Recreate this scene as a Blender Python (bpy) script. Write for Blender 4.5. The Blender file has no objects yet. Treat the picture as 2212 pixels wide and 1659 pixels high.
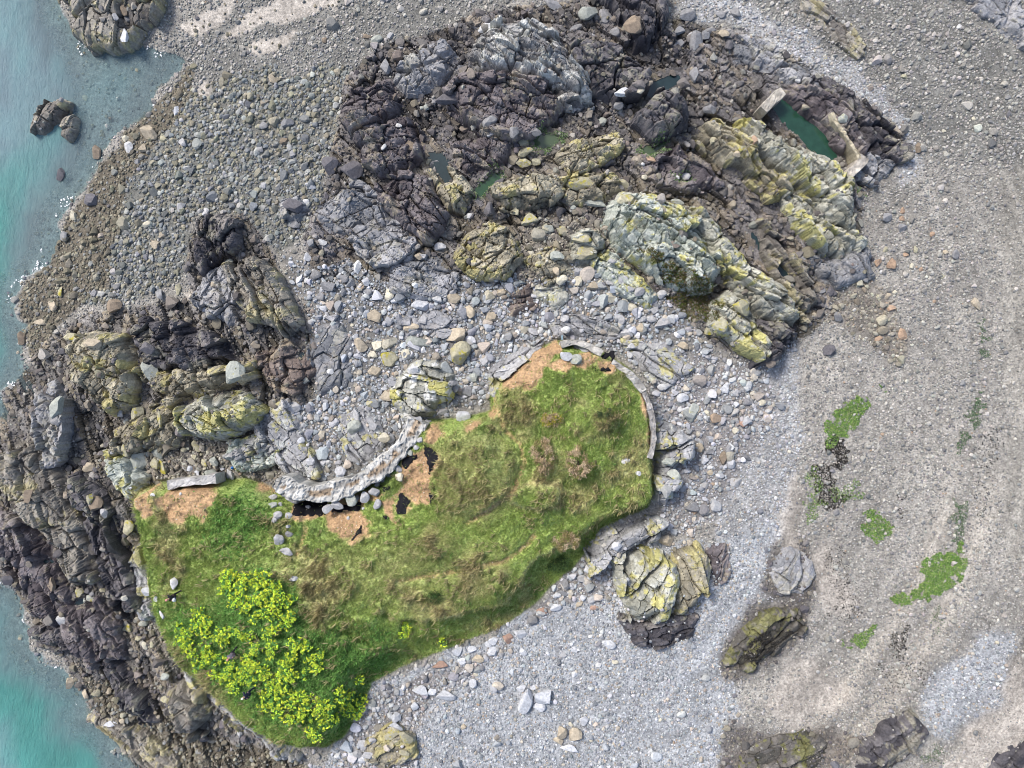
import bpy, math, random
import numpy as np
random.seed(7)
rng = np.random.default_rng(7)
C = bpy.context.scene.collection
sc = bpy.context.scene
S, CH = 0.0434, 68.0            # metres per traced unit on the beach, flying height of the camera
R = math.radians

# ---------------------------------------------------------------- helpers
def W(u, v, z=0.0):             # traced point + its real height -> place on the map
    k = S * (CH - z) / CH
    return ((u - 1106.0) * k, (829.5 - v) * k)
def pts(s):
    a = [float(t) for t in s.replace(',', ' ').split()]
    return list(zip(a[0::2], a[1::2]))
def wpoly(s, z=0.0):
    return np.array([W(u, v, z) for u, v in (pts(s) if isinstance(s, str) else s)])
def hash2(ix, iy, seed):
    h = (ix.astype(np.int64) * 374761393 + iy.astype(np.int64) * 668265263 + seed * 1442695041) & 0xFFFFFFFF
    h = ((h ^ (h >> 13)) * 1274126177) & 0xFFFFFFFF
    h = ((h ^ (h >> 16)) * 2246822519) & 0xFFFFFFFF
    h = h ^ (h >> 15)
    return (h & 0xFFFFFF) / float(0x1000000)
def vnoise(x, y, seed):
    ix = np.floor(x); iy = np.floor(y); fx = x - ix; fy = y - iy
    fx = fx * fx * (3 - 2 * fx); fy = fy * fy * (3 - 2 * fy)
    a = hash2(ix, iy, seed); b = hash2(ix + 1, iy, seed); c = hash2(ix, iy + 1, seed); d = hash2(ix + 1, iy + 1, seed)
    return 2 * ((a * (1 - fx) + b * fx) * (1 - fy) + (c * (1 - fx) + d * fx) * fy) - 1
def fbm(x, y, seed, octv=4, g=0.5):
    t = 0; a = 1.0; n = 0
    for i in range(octv):
        t = t + a * vnoise(x * 2 ** i + i * 17.3, y * 2 ** i - i * 9.1, seed + i); n += a; a *= g
    return t / n
def worley(x, y, seed, sq=0.0):
    ix = np.floor(x); iy = np.floor(y)
    f1 = np.full(x.shape, 9.0); f2 = np.full(x.shape, 9.0); idr = np.zeros(x.shape); px = np.zeros(x.shape); py = np.zeros(x.shape)
    for j in (-1, 0, 1):
        for i in (-1, 0, 1):
            cx = ix + i; cy = iy + j
            qx = cx + 0.1 + 0.8 * hash2(cx, cy, seed); qy = cy + 0.1 + 0.8 * hash2(cx, cy, seed + 1)
            d = np.sqrt((qx - x) ** 2 + (qy - y) ** 2)
            if sq: d = d * (1 - sq) + sq * np.maximum(np.abs(qx - x), np.abs(qy - y)) * 1.15
            m = d < f1
            f2 = np.where(m, f1, np.minimum(f2, d))
            f1 = np.where(m, d, f1)
            idr = np.where(m, hash2(cx, cy, seed + 2), idr)
            px = np.where(m, x - qx, px); py = np.where(m, y - qy, py)
    return f1, f2, idr, px, py
def sstep(a, b, x):
    t = np.clip((x - a) / (b - a), 0, 1); return t * t * (3 - 2 * t)
def sdf(poly, X, Y):            # + inside, - outside
    p = np.asarray(poly); q = np.roll(p, -1, 0)
    best = np.full(X.shape, 1e9); ins = np.zeros(X.shape, bool)
    for (ax, ay), (bx, by) in zip(p, q):
        ex, ey = bx - ax, by - ay
        t = np.clip(((X - ax) * ex + (Y - ay) * ey) / (ex * ex + ey * ey + 1e-12), 0, 1)
        best = np.minimum(best, (X - ax - t * ex) ** 2 + (Y - ay - t * ey) ** 2)
        if ay != by:
            c = ((ay > Y) != (by > Y)) & (X < ex * (Y - ay) / ey + ax)
            ins ^= c
    d = np.sqrt(best)
    return np.where(ins, d, -d)
def dline(line, X, Y):
    best = np.full(X.shape, 1e9)
    for (ax, ay), (bx, by) in zip(line[:-1], line[1:]):
        ex, ey = bx - ax, by - ay
        t = np.clip(((X - ax) * ex + (Y - ay) * ey) / (ex * ex + ey * ey + 1e-12), 0, 1)
        best = np.minimum(best, (X - ax - t * ex) ** 2 + (Y - ay - t * ey) ** 2)
    return np.sqrt(best)

def mesh_np(name, V, F, mat=None, col=None, parent=None, smooth=False, extra=None):
    V = np.ascontiguousarray(V, np.float32); F = np.ascontiguousarray(F, np.int32)
    me = bpy.data.meshes.new(name); k = F.shape[1]
    me.vertices.add(len(V)); me.vertices.foreach_set('co', V.ravel())
    me.loops.add(F.size); me.loops.foreach_set('vertex_index', F.ravel())
    me.polygons.add(len(F)); me.polygons.foreach_set('loop_start', np.arange(0, F.size, k, dtype=np.int32))
    me.polygons.foreach_set('use_smooth', np.full(len(F), smooth))
    if col is not None:
        a = me.color_attributes.new('Col', 'FLOAT_COLOR', 'POINT')
        c4 = np.ones((len(V), 4), np.float32); c4[:, :col.shape[1]] = col
        a.data.foreach_set('color', c4.ravel())
    for n, arr in (extra or {}).items():
        a = me.attributes.new(n, 'FLOAT', 'POINT'); a.data.foreach_set('value', np.ascontiguousarray(arr, np.float32))
    me.update(calc_edges=True)
    o = bpy.data.objects.new(name, me); C.objects.link(o)
    if mat: me.materials.append(mat)
    if parent: o.parent = parent
    return o
def tag(o, label=None, cat=None, group=None, kind=None):
    if label: o['label'] = label
    if cat: o['category'] = cat
    if group: o['group'] = group
    if kind: o['kind'] = kind
    return o
def empty(name, loc):
    o = bpy.data.objects.new(name, None); C.objects.link(o); o.location = loc; o.empty_display_size = 0.2
    return o
def gridfaces(nx, ny):
    i = np.arange(nx - 1)[None, :] + nx * np.arange(ny - 1)[:, None]; i = i.ravel()
    return np.stack([i, i + 1, i + nx + 1, i + nx], 1)

# ---------------------------------------------------------------- materials
def newmat(name):
    m = bpy.data.materials.new(name); m.use_nodes = True; nt = m.node_tree
    return m, nt, nt.nodes['Principled BSDF']
def N(nt, t, **kw):
    n = nt.nodes.new(t)
    for k, v in kw.items():
        if k in n.inputs: n.inputs[k].default_value = v
        else: setattr(n, k, v)
    return n
def ground_mat(name, src='attr', rough=0.85, grain=9.0, var=0.45, bump=0.5, bscale=6.0, bdist=0.06, lich=False, spec=0.3):
    m, nt, b = newmat(name); L = nt.links
    geo = N(nt, 'ShaderNodeNewGeometry')
    if src == 'attr':
        a = N(nt, 'ShaderNodeAttribute', attribute_name='Col'); colo = a.outputs['Color']
    else:
        a = N(nt, 'ShaderNodeObjectInfo'); colo = a.outputs['Color']
    n1 = N(nt, 'ShaderNodeTexNoise', Scale=grain, Detail=3.0, Roughness=0.7); L.new(geo.outputs['Position'], n1.inputs['Vector'])
    mr = N(nt, 'ShaderNodeMapRange'); mr.inputs[1].default_value = 0.28; mr.inputs[2].default_value = 0.72
    mr.inputs[3].default_value = 1 - var; mr.inputs[4].default_value = 1 + var
    L.new(n1.outputs['Fac'], mr.inputs[0])
    mx = N(nt, 'ShaderNodeMix', data_type='RGBA', blend_type='MULTIPLY'); mx.inputs[0].default_value = 1.0
    L.new(colo, mx.inputs[6]); L.new(mr.outputs[0], mx.inputs[7])
    out = mx.outputs[2]
    if lich:                     # lichen blotches on boulders, amount in the object's alpha
        n3 = N(nt, 'ShaderNodeTexNoise', Scale=1.6, Detail=4.0, Roughness=0.65); L.new(geo.outputs['Position'], n3.inputs['Vector'])
        ad = N(nt, 'ShaderNodeMath', operation='ADD'); L.new(n3.outputs['Fac'], ad.inputs[0]); L.new(a.outputs['Alpha'], ad.inputs[1])
        rp = N(nt, 'ShaderNodeMapRange'); rp.inputs[1].default_value = 0.78; rp.inputs[2].default_value = 0.88
        L.new(ad.outputs[0], rp.inputs[0])
        m2 = N(nt, 'ShaderNodeMix', data_type='RGBA'); m2.inputs[7].default_value = (0.34, 0.30, 0.05, 1)
        L.new(rp.outputs[0], m2.inputs[0]); L.new(out, m2.inputs[6]); out = m2.outputs[2]
    L.new(out, b.inputs['Base Color'])
    b.inputs['Roughness'].default_value = rough
    b.inputs['Specular IOR Level'].default_value = spec
    n2 = N(nt, 'ShaderNodeTexNoise', Scale=bscale, Detail=4.0, Roughness=0.7); L.new(geo.outputs['Position'], n2.inputs['Vector'])
    bp = N(nt, 'ShaderNodeBump', Strength=bump, Distance=bdist); L.new(n2.outputs['Fac'], bp.inputs['Height']); L.new(bp.outputs[0], b.inputs['Normal'])
    return m
def flat_mat(name, col, rough=0.7, bump=0.0, metal=0.0, spec=0.4):
    m, nt, b = newmat(name)
    n1 = N(nt, 'ShaderNodeTexNoise', Scale=7.0, Detail=3.0); geo = N(nt, 'ShaderNodeNewGeometry'); nt.links.new(geo.outputs['Position'], n1.inputs['Vector'])
    mx = N(nt, 'ShaderNodeMix', data_type='RGBA'); mx.inputs[6].default_value = tuple(0.75 * c for c in col) + (1,); mx.inputs[7].default_value = tuple(min(1, 1.2 * c) for c in col) + (1,)
    nt.links.new(n1.outputs['Fac'], mx.inputs[0]); nt.links.new(mx.outputs[2], b.inputs['Base Color'])
    b.inputs['Roughness'].default_value = rough; b.inputs['Specular IOR Level'].default_value = spec
    if bump:
        bp = N(nt, 'ShaderNodeBump', Strength=bump, Distance=0.05); nt.links.new(n1.outputs['Fac'], bp.inputs['Height']); nt.links.new(bp.outputs[0], b.inputs['Normal'])
    return m
M_GROUND = ground_mat('beach_ground', var=0.5, grain=5.0, bump=0.8, bscale=5, bdist=0.12)
M_ROCK = ground_mat('bedrock', var=0.40, grain=3.6, bump=0.7, bscale=5.0, bdist=0.08)
M_STONE = ground_mat('loose_stone', var=0.22, grain=6.0, bump=0.4, bdist=0.05)
M_BOULDER = ground_mat('boulder_stone', src='obj', var=0.3, grain=4.0, bump=0.7, bscale=4, bdist=0.08, lich=True)
M_WALL = ground_mat('old_concrete', var=0.3, grain=2.5, bump=0.9, bscale=3, bdist=0.1)
M_GRASS = ground_mat('grass_blades', var=0.2, grain=1.2, bump=0.0, rough=0.75, spec=0.2)
def translucent(m, f):
    nt = m.node_tree; b = nt.nodes['Principled BSDF']; t = N(nt, 'ShaderNodeBsdfTranslucent'); x = N(nt, 'ShaderNodeMixShader'); x.inputs[0].default_value = f
    nt.links.new(b.inputs['Base Color'].links[0].from_socket, t.inputs[0]); nt.links.new(b.outputs[0], x.inputs[1]); nt.links.new(t.outputs[0], x.inputs[2]); nt.links.new(x.outputs[0], nt.nodes['Material Output'].inputs[0])
translucent(M_GRASS, .4)
M_WEED = ground_mat('wet_weed', var=0.3, grain=3, bump=0.0, rough=0.45)
M_BLACK = flat_mat('matt_black', (0.010, 0.010, 0.013), 0.8, 0.6, spec=0.15)  # near-black for the ragged patches behind the walls

# ---------------------------------------------------------------- map rasters
DX = 0.1
X0, X1, Y0, Y1 = -60.0, 60.0, -46.0, 46.0
xs = np.arange(X0, X1 + 1e-6, DX); ys = np.arange(Y0, Y1 + 1e-6, DX)
NX, NY = len(xs), len(ys)
X, Y = np.meshgrid(xs, ys)
CS = 4
def up(a):                        # coarse raster -> fine raster, bilinear
    ny, nx = a.shape
    fy = np.clip(np.arange(NY) / CS, 0, ny - 1.001); fx = np.clip(np.arange(NX) / CS, 0, nx - 1.001)
    iy = fy.astype(int); ix = fx.astype(int); ty = (fy - iy)[:, None]; tx = (fx - ix)[None, :]
    r = a[iy] * (1 - ty) + a[np.minimum(iy + 1, ny - 1)] * ty
    return r[:, ix] * (1 - tx) + r[:, np.minimum(ix + 1, nx - 1)] * tx
cx_ = np.arange(X0, X1 + DX * CS * 1.5, DX * CS); cy_ = np.arange(Y0, Y1 + DX * CS * 1.5, DX * CS)
XC, YC = np.meshgrid(cx_, cy_)
def csdf(s, z=0.0): return up(sdf(wpoly(s, z), XC, YC))
def cline(s, z=0.0): return up(dline(wpoly(s, z), XC, YC))
def samp(A, x, y):
    fx = np.clip((np.asarray(x) - X0) / DX, 0, NX - 1.001); fy = np.clip((np.asarray(y) - Y0) / DX, 0, NY - 1.001)
    ix = fx.astype(int); iy = fy.astype(int); tx = fx - ix; ty = fy - iy
    return (A[iy, ix] * (1 - tx) + A[iy, ix + 1] * tx) * (1 - ty) + (A[iy + 1, ix] * (1 - tx) + A[iy + 1, ix + 1] * tx) * ty

nz1 = fbm(X / 3.0, Y / 3.0, 11, 4); nz2 = fbm(X / 9.0, Y / 9.0, 31, 3); nzf = fbm(X / 0.8, Y / 0.8, 51, 3)
SEA = -1.0
LAND = "130 -300 128 0 140 30 165 78 190 100 255 98 330 105 385 122 400 135 372 165 345 190 330 225 300 250 270 275 240 310 215 325 205 360 185 390 170 410 150 440 132 470 130 510 110 560 85 590 65 600 40 640 38 680 50 700 70 695 45 720 40 760 50 800 30 830 12 850 8 880 -8 900 -45 960 -60 1050 -55 1150 -25 1225 5 1245 30 1262 50 1310 60 1360 62 1402 90 1412 130 1440 160 1470 180 1510 180 1560 240 1590 260 1630 278 1662 330 1730 420 1900 3000 1900 3000 -300"
dl = csdf(LAND, SEA) + nz1 * 0.5 + nzf * 0.25
T = np.where(dl > 0, SEA + 0.9 * (1 - np.exp(-dl / 5.0)) + 0.16 * np.clip(dl / 40, 0, 2), SEA - 3.4 * (1 - np.exp(dl / 11.0)))
T += 0.12 * nz1 + 0.1 * nz2
shal = csdf("190 100 385 125 372 165 330 225 270 280 215 330 170 300 150 230 160 160", SEA)   # gravel flat just under water
T = np.where(dl < 0, T * (1 - sstep(-2, 2, shal)) + (SEA - 0.25 + 0.05 * nz1) * sstep(-2, 2, shal), T)

ROCK_N = "750 150 850 85 1000 40 1290 -20 1460 40 1600 60 1750 150 1950 290 1965 350 1860 430 1885 560 1790 640 1745 720 1650 800 1560 760 1500 690 1440 650 1320 590 1250 560 1120 640 1000 625 860 645 690 610 660 520 690 420 720 330"
ROCK_W = "-120 900 0 830 60 780 140 690 300 660 395 640 400 540 415 470 530 465 600 560 660 680 690 800 680 860 570 900 610 960 600 1040 520 1030 350 1040 290 1060 335 1260 420 1490 640 1640 720 1750 300 1750 180 1560 130 1440 50 1330 -120 1200"
MOUND = "290 1055 350 1040 460 1035 530 1035 590 1060 610 1062 680 1078 760 1058 830 1012 880 955 905 912 930 905 1000 905 1060 885 1057 850 1078 815 1112 785 1150 752 1205 733 1270 743 1325 768 1365 798 1395 838 1412 900 1415 960 1412 1000 1420 1060 1405 1100 1350 1122 1302 1145 1280 1185 1240 1235 1200 1265 1155 1312 1100 1352 1050 1375 980 1405 900 1435 850 1458 800 1485 778 1530 755 1575 738 1605 700 1628 650 1625 590 1595 520 1545 450 1485 400 1445 368 1400 343 1340 328 1270 322 1220 305 1150 295 1100"
drn = csdf(ROCK_N, 0.3) + nz1 * 0.9; drw = csdf(ROCK_W, 0) + nz1 * 0.9
dm = csdf(MOUND, 1.0) + nzf * 0.12
rockm = np.maximum(sstep(-0.8, 1.2, drn), sstep(-0.8, 1.2, drw)) * (1 - sstep(-0.3, 0.3, dm))
# broken bedrock relief
def crag(x, y, ang, a, b, seed):
    c, s = math.cos(R(ang)), math.sin(R(ang)); u = x * c + y * s; v = -x * s + y * c
    u = u + 0.12 * a * vnoise(x / a, y / a, seed + 7); v = v + 0.15 * b * vnoise(x / b / 1.5 + 5, y / b / 1.5, seed + 8)
    f1, f2, r, px, py = worley(u / a, v / b, seed, .75)
    t1 = hash2(np.floor(r * 9973), np.zeros_like(r), seed + 3) - 0.5; t2 = hash2(np.floor(r * 7919), np.ones_like(r), seed + 4) - 0.5
    return r, np.clip((f2 - f1) / 0.08, 0, 1), px * t1 + py * t2
r1, k1, tl1 = crag(X, Y, -35, 3.4, 1.6, 101); r2, k2, tl2 = crag(X, Y, -42, 1.3, 0.6, 131)
rW = (drw > drn)
q1, h1, l1 = crag(X, Y, -66, 4.2, 1.25, 161); q2, h2, l2 = crag(X, Y, -62, 1.5, 0.55, 171)
r1 = np.where(rW, q1, r1); k1 = np.where(rW, h1, k1); tl1 = np.where(rW, l1, tl1); r2 = np.where(rW, q2, r2); k2 = np.where(rW, h2, k2); tl2 = np.where(rW, l2, tl2)
cr = 0.55 * r1 + 0.9 * tl1 - 0.40 * (1 - k1) + 0.28 * r2 + 0.3 * tl2 - 0.18 * (1 - k2) - 0.25 + 0.5 * nz1
T += rockm * cr * 1.15 * (0.35 + 0.65 * sstep(0.0, 3.0, dl))
# the grassy mound
south = sstep(-8, -16, Y + 0.12 * X)
mw = 1.0 + 2.6 * south * sstep(-22, -14, X)
rise = sstep(0, 1, dm / mw)
top = 2.7 + 0.7 * sstep(2, 9, dm) + 0.35 * nz2 + 0.16 * nz1 + 0.05 * nzf
def hump(u, v, r, h, z=3.5):
    x, y = W(u, v, z); return h * np.exp(-((X - x) ** 2 + (Y - y) ** 2) / (2 * r * r))
top += hump(1010, 1010, 2.6, 0.9) + hump(1310, 900, 1.4, 0.6) + hump(1250, 860, 4, 0.5) + hump(1170, 1080, 1.6, 0.6) + hump(560, 1270, 3, 0.7) + hump(600, 1450, 5, 0.6) - hump(870, 1040, 2.0, 0.5) - hump(740, 1120, 1.6, 0.3) + hump(1075, 1040, 1.5, 0.5) + hump(1050, 1240, 3, 0.4) - hump(1225, 1060, 1.2, 0.5)
plat = csdf("700 1150 760 1290 868 1342 915 1346 960 1345 990 1330 1028 1322 1075 1312 1095 1325 1106 1290 1150 1216 1190 1192 1240 1180 1310 1120 1420 1090 1420 700 900 700", 3.4) + .35 * nzf
top -= 0.85 * sstep(0.25, -0.5, plat) * sstep(-13.5, -10, X)
knoll = csdf("1095 1062 1160 1040 1205 1048 1212 1062 1203 1096 1150 1100 1110 1090", 3.8) + .2 * nzf
top += 0.55 * sstep(-0.2, 0.35, knoll)
tm_ = csdf("940 940 1010 925 1080 950 1120 1000 1105 1060 1050 1120 960 1105 945 1030", 3.8) + .4 * nz1
top += 0.5 * sstep(-0.3, 0.8, tm_) + 0.25 * np.abs(nz1) + .1 * nzf
tus = sstep(-0.1, 0.5, fbm(X / 1.3, Y / 1.0, 77, 3))
top += 0.22 * tus
path = np.minimum(cline("1065 800 1070 870 1090 930 1125 960 1133 1000 1110 1060 1060 1100 1010 1130", 3.5), cline("1155 1160 1140 1180 1090 1215 1030 1225 960 1240 860 1255", 3.5))
path = np.minimum(path, cline("640 1200 655 1150 650 1110", 3.5))
top -= 0.25 * sstep(0.5, 0.1, path)
edge_ = np.exp(-(plat / .3) ** 2) * sstep(-13, -9, X) + np.exp(-(knoll / .25) ** 2)
creek = np.minimum(cline("740 1360 800 1395", 2.8), np.minimum(cline("875 1340 868 1390 885 1420", 2.4), cline("540 1368 640 1372", 3.2)))
top -= 0.6 * sstep(0.6, 0.0, creek)
TM = T.copy()
T = np.where(dm > 0, T * (1 - rise) + np.maximum(top, T) * rise, T)
# pools
POOLS = [("walled bathing pool", "1668 226 1690 212 1722 240 1790 304 1806 342 1786 350 1735 306 1684 252", 0.15),
         ("dark pool", "1380 210 1408 178 1450 163 1482 166 1442 195 1395 220", 0.2),
         ("green pool", "1018 432 1035 395 1072 366 1088 380 1048 425", 0.15),
         ("black pool", "915 328 965 326 975 368 990 400 962 395 938 372", 0.1),
         ("weedy pool", "1150 300 1175 285 1215 300 1190 318 1165 322", 0.2), ("weedy pool", "1385 322 1425 300 1435 312 1405 340 1388 338", 0.2),
         ("pool", "1455 392 1480 372 1500 385 1480 400", 0.2), ("pool", "150 1300 185 1285 190 1300 160 1318", -0.6),
         ("pool", "80 1210 105 1200 125 1212 95 1224", -0.5), ("pool", "625 745 660 760 650 775 615 765", 0.1), ("channel pool", "1622 500 1640 520 1700 590 1730 630 1700 610 1640 545", 0.3)]
poolm = np.zeros_like(T); pd = np.full_like(T, -9.0)
for _, s, zp in POOLS:
    d = csdf(s, zp) + .22 * nzf + .1 * nz1 - (0 if 'walled' in _ else .22); pd = np.maximum(pd, d)
    T = np.where(d < -0.25, np.maximum(T, zp + .06 - 4 * sstep(-1.0, -1.6, d)), T)
    T = np.where(d > -0.25, np.minimum(T, zp - 0.45 * sstep(-0.25, 0.5, d) + 0.12 * sstep(0.1, -0.25, d)), T)
    poolm = np.maximum(poolm, sstep(-0.2, 0.2, d))
G = T.copy()                       # ground + outcrops, for things to stand on

# ---------------------------------------------------------------- zones: ground colour and loose stones
ZN = {}
zone = np.zeros((NY, NX), np.int8)
wx = 1.2 * fbm(X / 2.5, Y / 2.5, 201, 3); wy = 1.2 * fbm(X / 2.5, Y / 2.5, 207, 3)
jx = np.clip(((X + wx - X0) / DX).astype(int), 0, NX - 1); jy = np.clip(((Y + wy - Y0) / DX).astype(int), 0, NY - 1)
# id: (ground colour, stone palette, tiny, small, mid density)
GREY = [(.36, .37, .38), (.30, .31, .32), (.42, .42, .42), (.24, .24, .25), (.34, .31, .27)]
PALE = [(.36, .375, .39), (.30, .315, .33), (.44, .445, .45), (.25, .27, .29), (.36, .32, .27), (.21, .22, .235)]
COB = [(.24, .25, .24), (.18, .19, .18), (.30, .30, .28), (.21, .20, .15), (.27, .25, .19), (.15, .16, .17)]
BRN = [(.17, .155, .115), (.22, .20, .145), (.13, .12, .095), (.26, .24, .19), (.19, .19, .18)]
TAN = [(.29, .28, .255), (.32, .305, .28), (.25, .245, .23), (.37, .35, .315), (.18, .18, .18)]
DRK = [(.13, .12, .115), (.17, .15, .13), (.10, .095, .1), (.21, .19, .15), (.24, .23, .21)]
OCH = [(.24, .22, .18), (.30, .28, .22), (.19, .17, .13), (.36, .35, .30), (.16, .14, .12)]
ZN = {0: ((.25, .237, .212), TAN, .8, .22, .03), 1: ((.15, .15, .135), COB, .6, .95, .65), 2: ((.12, .105, .08), BRN, .6, .75, .4),
      3: ((.40, .365, .32), BRN, .08, .12, .03), 4: ((.17, .165, .155), PALE, .75, .85, .7), 5: ((.115, .108, .108), DRK, .25, .3, .25),
      6: ((.125, .118, .112), DRK, .35, .35, .25), 7: ((.31, .32, .33), PALE, .95, .3, .03), 8: ((.21, .20, .195), GREY, .8, .75, .6),
      9: ((.1, .1, .04), GREY, 0, 0, 0), 10: ((.19, .21, .21), COB, .1, .1, .05), 11: ((.25, .235, .205), TAN, .35, .06, .0),
      12: ((.165, .162, .148), TAN, .85, .4, .08), 13: ((.18, .165, .145), OCH, .7, .5, .25), 14: ((.30, .30, .295), GREY, .95, .25, .03),
      15: ((.33, .30, .262), TAN, .15, .06, .0), 16: ((.16, .155, .16), GREY, .5, .4, .15), 17: ((.12, .11, .1), DRK, .6, .5, .15)}
def paint(k, s, z=0.0):
    d = csdf(s, z); zone[d[jy, jx] > 0] = k
paint(12, "1450 -200 2500 -200 2500 420 2000 340 1850 190 1600 50 1480 20")
paint(14, "1480 -60 1640 20 1800 110 1980 300 1990 360 1940 420 1900 300 1760 150 1600 60 1470 30")
paint(11, "2140 380 2500 300 2500 1400 2150 1200 2180 900 2150 600")
paint(1, "330 230 520 150 760 120 860 170 740 260 720 340 680 440 640 540 600 560 520 470 420 470 400 600 300 640 180 680 120 640 160 470 240 330")
paint(12, "340 120 480 20 700 -60 1300 -60 1010 40 860 110 800 150 520 150 330 230")
paint(2, "400 120 350 190 240 310 170 410 120 520 30 640 30 720 60 780 140 690 220 620 250 500 260 400 330 300 420 200")
paint(3, "470 90 560 60 640 40 720 20 760 -10 700 -30 600 0 520 40"); paint(3, "520 100 580 75 650 80 640 100 560 120"); paint(3, "425 185 445 160 460 200 440 210"); paint(3, "380 50 470 0 520 -20 470 40 400 90")
paint(4, "600 560 700 590 860 640 1000 620 1130 640 1250 560 1330 590 1450 660 1520 720 1560 780 1460 790 1400 790 1330 760 1200 730 1110 780 1060 850 1050 890 930 905 890 930 830 1000 760 1050 690 1070 620 1030 590 940 570 890 680 860 690 790 660 680", 0.3)
paint(16, "690 420 860 400 900 540 1000 620 860 645 690 610 660 520", .2)
paint(14, "1640 740 1800 650 1960 640 2060 900 2000 1100 1860 1200 1740 1250 1640 1330 1560 1400 1500 1400 1540 1200 1560 1000 1600 850")
paint(0, "1760 640 1900 500 2160 420 2160 1300 2060 1420 1900 1480 1740 1400 1720 1250 1720 1050 1730 880 1720 740")
paint(13, "1740 640 1830 560 1900 620 1960 740 1930 790 1850 720 1760 700")
paint(8, "1400 780 1560 770 1660 800 1670 880 1620 980 1560 1080 1500 1180 1420 1140 1430 1000 1415 900 1380 820", .2)
paint(7, "1500 1180 1560 1180 1640 1120 1700 1100 1690 1250 1600 1330 1570 1460 1600 1560 1500 1750 600 1750 740 1590 790 1480 900 1440 1060 1375 1160 1310 1280 1190 1340 1150")
paint(8, "1160 1310 1280 1190 1330 1200 1340 1300 1250 1290 1160 1345 1060 1400 900 1460 800 1510 740 1600 720 1700 900 1750 900 1580 980 1480 1090 1410")
paint(17, "1580 1360 1640 1310 1740 1290 1750 1360 1690 1420 1620 1470 1550 1460"); paint(17, "1560 1560 1660 1580 1780 1560 1850 1600 1800 1700 1560 1700"); paint(17, "1660 1180 1740 1150 1780 1240 1740 1300 1650 1280")
paint(15, "1700 1420 1790 1430 1850 1500 1800 1540 1700 1560 1640 1520"); paint(15, "1740 1200 1790 1170 1830 1260 1850 1330 1800 1320 1760 1290"); paint(15, "2100 1560 2212 1400 2300 1300 2300 1750 1980 1750 2060 1640")
paint(15, "1690 1040 1720 1000 1735 1100 1720 1180 1680 1200"); paint(7, "1980 1500 2120 1380 2200 1350 2180 1480 2060 1600 1980 1560")
zone[(drn > 0) & (dm < 0)] = 5; zone[(drw > 0) & (dm < 0)] = 6
paint(4, "680 590 760 560 860 610 1000 600 1130 600 1240 560 1330 590 1450 660 1520 720 1480 760 1300 700 1100 720 860 700 690 680", .3)
paint(13, "1130 480 1240 460 1330 500 1350 560 1300 580 1240 570 1130 600 1120 540", .4); paint(13, "230 960 420 940 520 960 600 1030 360 1045 300 1060 230 1030", .5)
paint(13, "300 1180 330 1260 345 1340 380 1420 440 1490 540 1570 640 1640 520 1580 400 1470 310 1340 280 1220", 0.3)
paint(2, "160 1480 280 1480 420 1590 620 1620 700 1700 300 1700 240 1600")
paint(3, "400 640 420 620 430 650 410 655")
zone[dl < 0] = 10
zone[dm > 0] = 9
gcol = np.zeros((NY, NX, 3))
for k, z_ in ZN.items(): gcol[zone == k] = z_[0]
def blur(a, n=2):
    for _ in range(n):
        a = (a + np.roll(a, 1, 0) + np.roll(a, -1, 0) + np.roll(a, 1, 1) + np.roll(a, -1, 1)) / 5
    return a
gsoft = np.stack([blur(gcol[..., i], 40) for i in range(3)], -1); gcol = np.stack([blur(gcol[..., i], 4) for i in range(3)], -1)
softz = blur((~np.isin(zone, (9, 10))).astype(float), 4)[..., None] * sstep(12, 22, X)[..., None]; gcol = gcol * (1 - softz) + gsoft * softz
sp = fbm(X / 0.35, Y / 0.35, 301, 2)[..., None]
gcol *= 1 + 0.35 * sp + 0.22 * nz1[..., None]
# east strand: drifts of sand and wrack running with the tide lines
rho = np.sqrt((X + 6) ** 2 + (Y * 1.06 + 1) ** 2) + 0.8 * nz2; tht = np.arctan2(Y, X + 6)
tl = (.6 * vnoise(rho / 1.3, tht * 5, 411) + .6 * vnoise(rho / .45, tht * 9, 412) + .5 * vnoise(rho / 3.5, tht * 3, 413)) * sstep(24, 34, rho) * sstep(6, 16, X)
track = (np.exp(-((rho - 47.5) / .9) ** 2) + np.exp(-((rho - 51.2) / 1.3) ** 2)) * sstep(-2, -14, Y) * sstep(20, 30, X)
tl = (tl * (~np.isin(zone, (5, 6, 9, 10))))[..., None]
gcol = gcol * (1 + 0.26 * tl) + track[..., None] * np.array([.10, .085, .065])
# bedrock colours by block
rk = (np.isin(zone, (5, 6)))[..., None]
blk = (0.45 + 1.15 * r1)[..., None] * np.where(r2[..., None] > 0.7, np.array([1.25, 1.15, .95]), 1.0)
gcol = np.where(rk, gcol * blk, gcol)
och = 0.6 * sstep(0.05, 0.5, fbm(X / 4.5, Y / 4.5, 431, 3) + 0.35 * sstep(-12, 6, X) * sstep(16, 8, np.abs(Y - 12)))[..., None] * rk
gcol = gcol * (1 - 0.55 * och) + np.array([.19, .165, .11]) * 0.55 * och
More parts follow.
